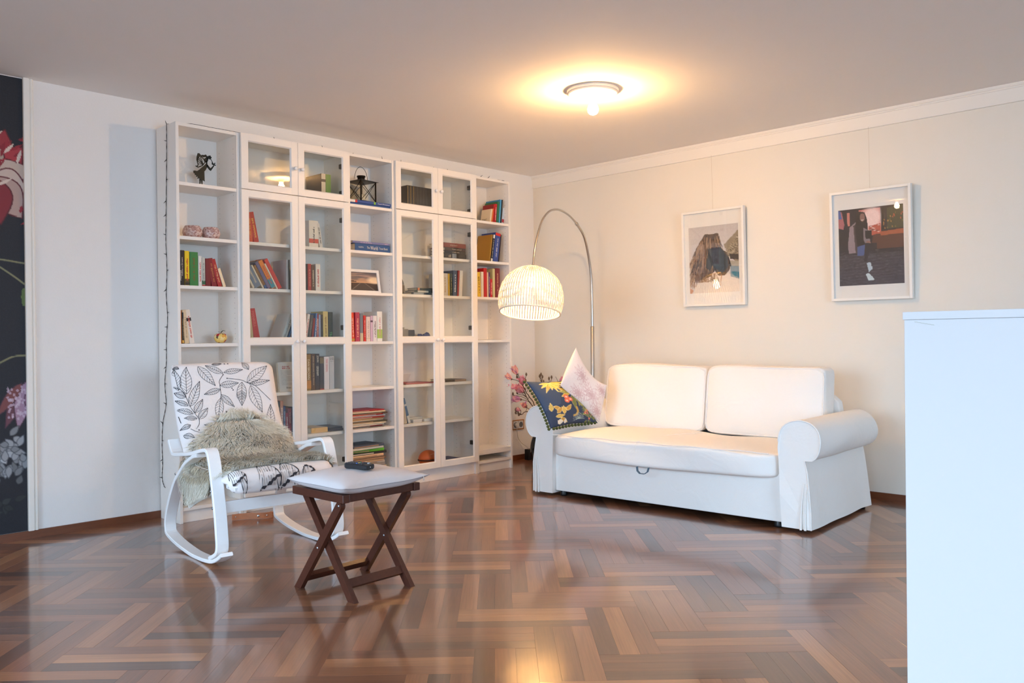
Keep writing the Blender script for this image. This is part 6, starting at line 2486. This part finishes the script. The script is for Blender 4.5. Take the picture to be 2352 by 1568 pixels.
for bi, (lb, pts, fls, buds) in enumerate(BR):
    base = Vector(pts[0])
    br = thing('magnolia_branch', lb, 'flowers', base, group=None)
    q = [v - base for v in smooth_path(pts, 6)]
    n_ = len(q)
    r_ = random.Random(bi)
    q = [v + Vector((r_.uniform(-.004, .004), r_.uniform(-.004, .004), 0)) * (0 if i == 0 else 1) for i, v in enumerate(q)]
    m = MB().tube(q, [.0052 - .003 * i / n_ for i in range(n_)], 6)
    for fp_ in [f[0] for f in fls] + list(buds):
        e = Vector(fp_) - base
        k = min(range(n_), key=lambda i: (q[i] - e).length + (0 if q[i].z <= e.z else .05))
        k = max(1, k - 3)
        mid = (q[k] + e) / 2 + Vector((r_.uniform(-.012, .012), r_.uniform(-.012, .012), .008))
        m.tube(smooth_path([q[k], mid, e], 4), .0024, 5)
    for j in range(5):
        k = r_.randrange(n_ // 3, n_ - 1)
        e = q[k] + Vector((r_.uniform(-.05, .03), r_.uniform(-.05, .03), r_.uniform(.0, .07)))
        m.tube(smooth_path([q[k], (q[k] + e) / 2 + Vector((.006, 0, 0)), e], 3), .0016, 5)
    m.build('stem', BARK, br)
    for j, (pos, d_, size, k) in enumerate(fls):
        flower(br, Vector(pos) - base, d_, size, k, bi * 10 + j)
    for e in buds:
        c_ = Vector(e) - base
        b_ = MB().lathe([(.0001, -.004), (.006, .002), (.0085, .010), (.006, .020), (.0012, .028)], c_, 8)
        b_.build('bud', BUD, br)

# ------------------------------------------------------------------ socket, cable, power adapter on the left wall
so_ = thing('wall_socket', 'double wall socket in a brown and white frame, beside the bookcase', 'socket', (0, -.237, .31))
m = MB()
yw, zw = .073, .043
for q in ((-yw, -yw + .007, -zw, zw), (yw - .007, yw, -zw, zw), (-yw + .007, yw - .007, -zw, -zw + .007), (-yw + .007, yw - .007, zw - .007, zw)):
    m.cbox(0, .011, *q, .001)
m.build('frame', mat('amber_plastic', (176, 112, 42), .4), so_)
for y in (-.034, .034):
    m = MB().cbox(0, .010, y - .031, y + .031, -.034, .034, .002)
    pl = m.build('insert', mat('socket_grey', (214, 214, 214), .4), so_)
    m = MB().lathe([(.0001, .0095), (.020, .0100), (.022, .0108), (.0235, .0108), (.024, .0095)], n=22)
    m.v = [(z_ + .001, y + x, y_) for x, y_, z_ in m.v]
    m.build('well', mat('socket_well', (96, 100, 106), .4), pl)
ca_ = thing('power_adapter', 'black power adapter standing by the skirting, pale cable to the socket', 'adapter', (.075, -.175, 0))
MB().cbox(-.024, .024, -.03, .03, .0005, .095, .004).build('housing', BLACK, ca_)
q = smooth_path([(.012 - .075, -.271 + .175, .315), (.030 - .075, -.272 + .175, .30), (.026 - .075, -.27 + .175, .27), (.022 - .075, -.255 + .175, .20), (.03 - .075, -.22 + .175, .15), (.06 - .075, -.185 + .175, .115), (0, -.0, .094)], 6)
MB().tube(q, .0026, 7).build('cable', mat('pale_cable', (196, 190, 182), .5), ca_)
m = MB().lathe([(.0001, .0385), (.014, .0385), (.018, .032), (.019, .012), (.0001, .012)], n=16)
m.v = [(-.075 + z_, -.271 + .175 + x, .31 + y_) for x, y_, z_ in m.v]
m.build('plug', mat('plug_white', (222, 220, 216), .4), ca_)
wr = MB().tube(smooth_path([(.015, -.575, .10), (.017, -.560, .085), (.016, -.555, .05), (.02, -.556, .047)], 5), .002, 6).build('loose_cable', BLACK)
tag(wr, 'short dark cable sticking out beside the right end of the bookcases', 'cable')

# leather strap with press stud on the floor under the chair
ls = thing('leather_strap', 'tan leather strap with steel press stud on the floor behind the stool', 'strap', (.475, -3.05, 0), (0, 0, math.radians(62)))
TAN = mat('tan_leather', (188, 122, 84), .55, var=.15, bscale=40)
m = MB()
L_ = []
for i in range(21):
    t = i / 20
    x = -.115 + .23 * t
    L_.append((x, .010 * math.sin(PI * t * 2) , 0))
m.ribbon([(a, b_, .0012) for a, b_, c_ in L_], (0, 0, 1), .036, .0035)
m.ribbon([(.113, .0, .0012), (.122, .008, .0012), (.118, .020, .0012), (.104, .024, .0012)], (0, 0, 1), .034, .0035)
m.build('strap', TAN, ls)
for x, r_ in ((-.095, .004), (.035, .0085), (.085, .005)):
    m = MB().lathe([(.0001, .004), (r_ * .7, .0036), (r_, .001), (r_, 0)], n=14)
    yy = .010 * math.sin(PI * ((x + .115) / .23) * 2) - .0026
    m.v = [(x + a, yy - z_, .020 + b_) for a, b_, z_ in m.v]
    m.build('stud', CHROME, ls)
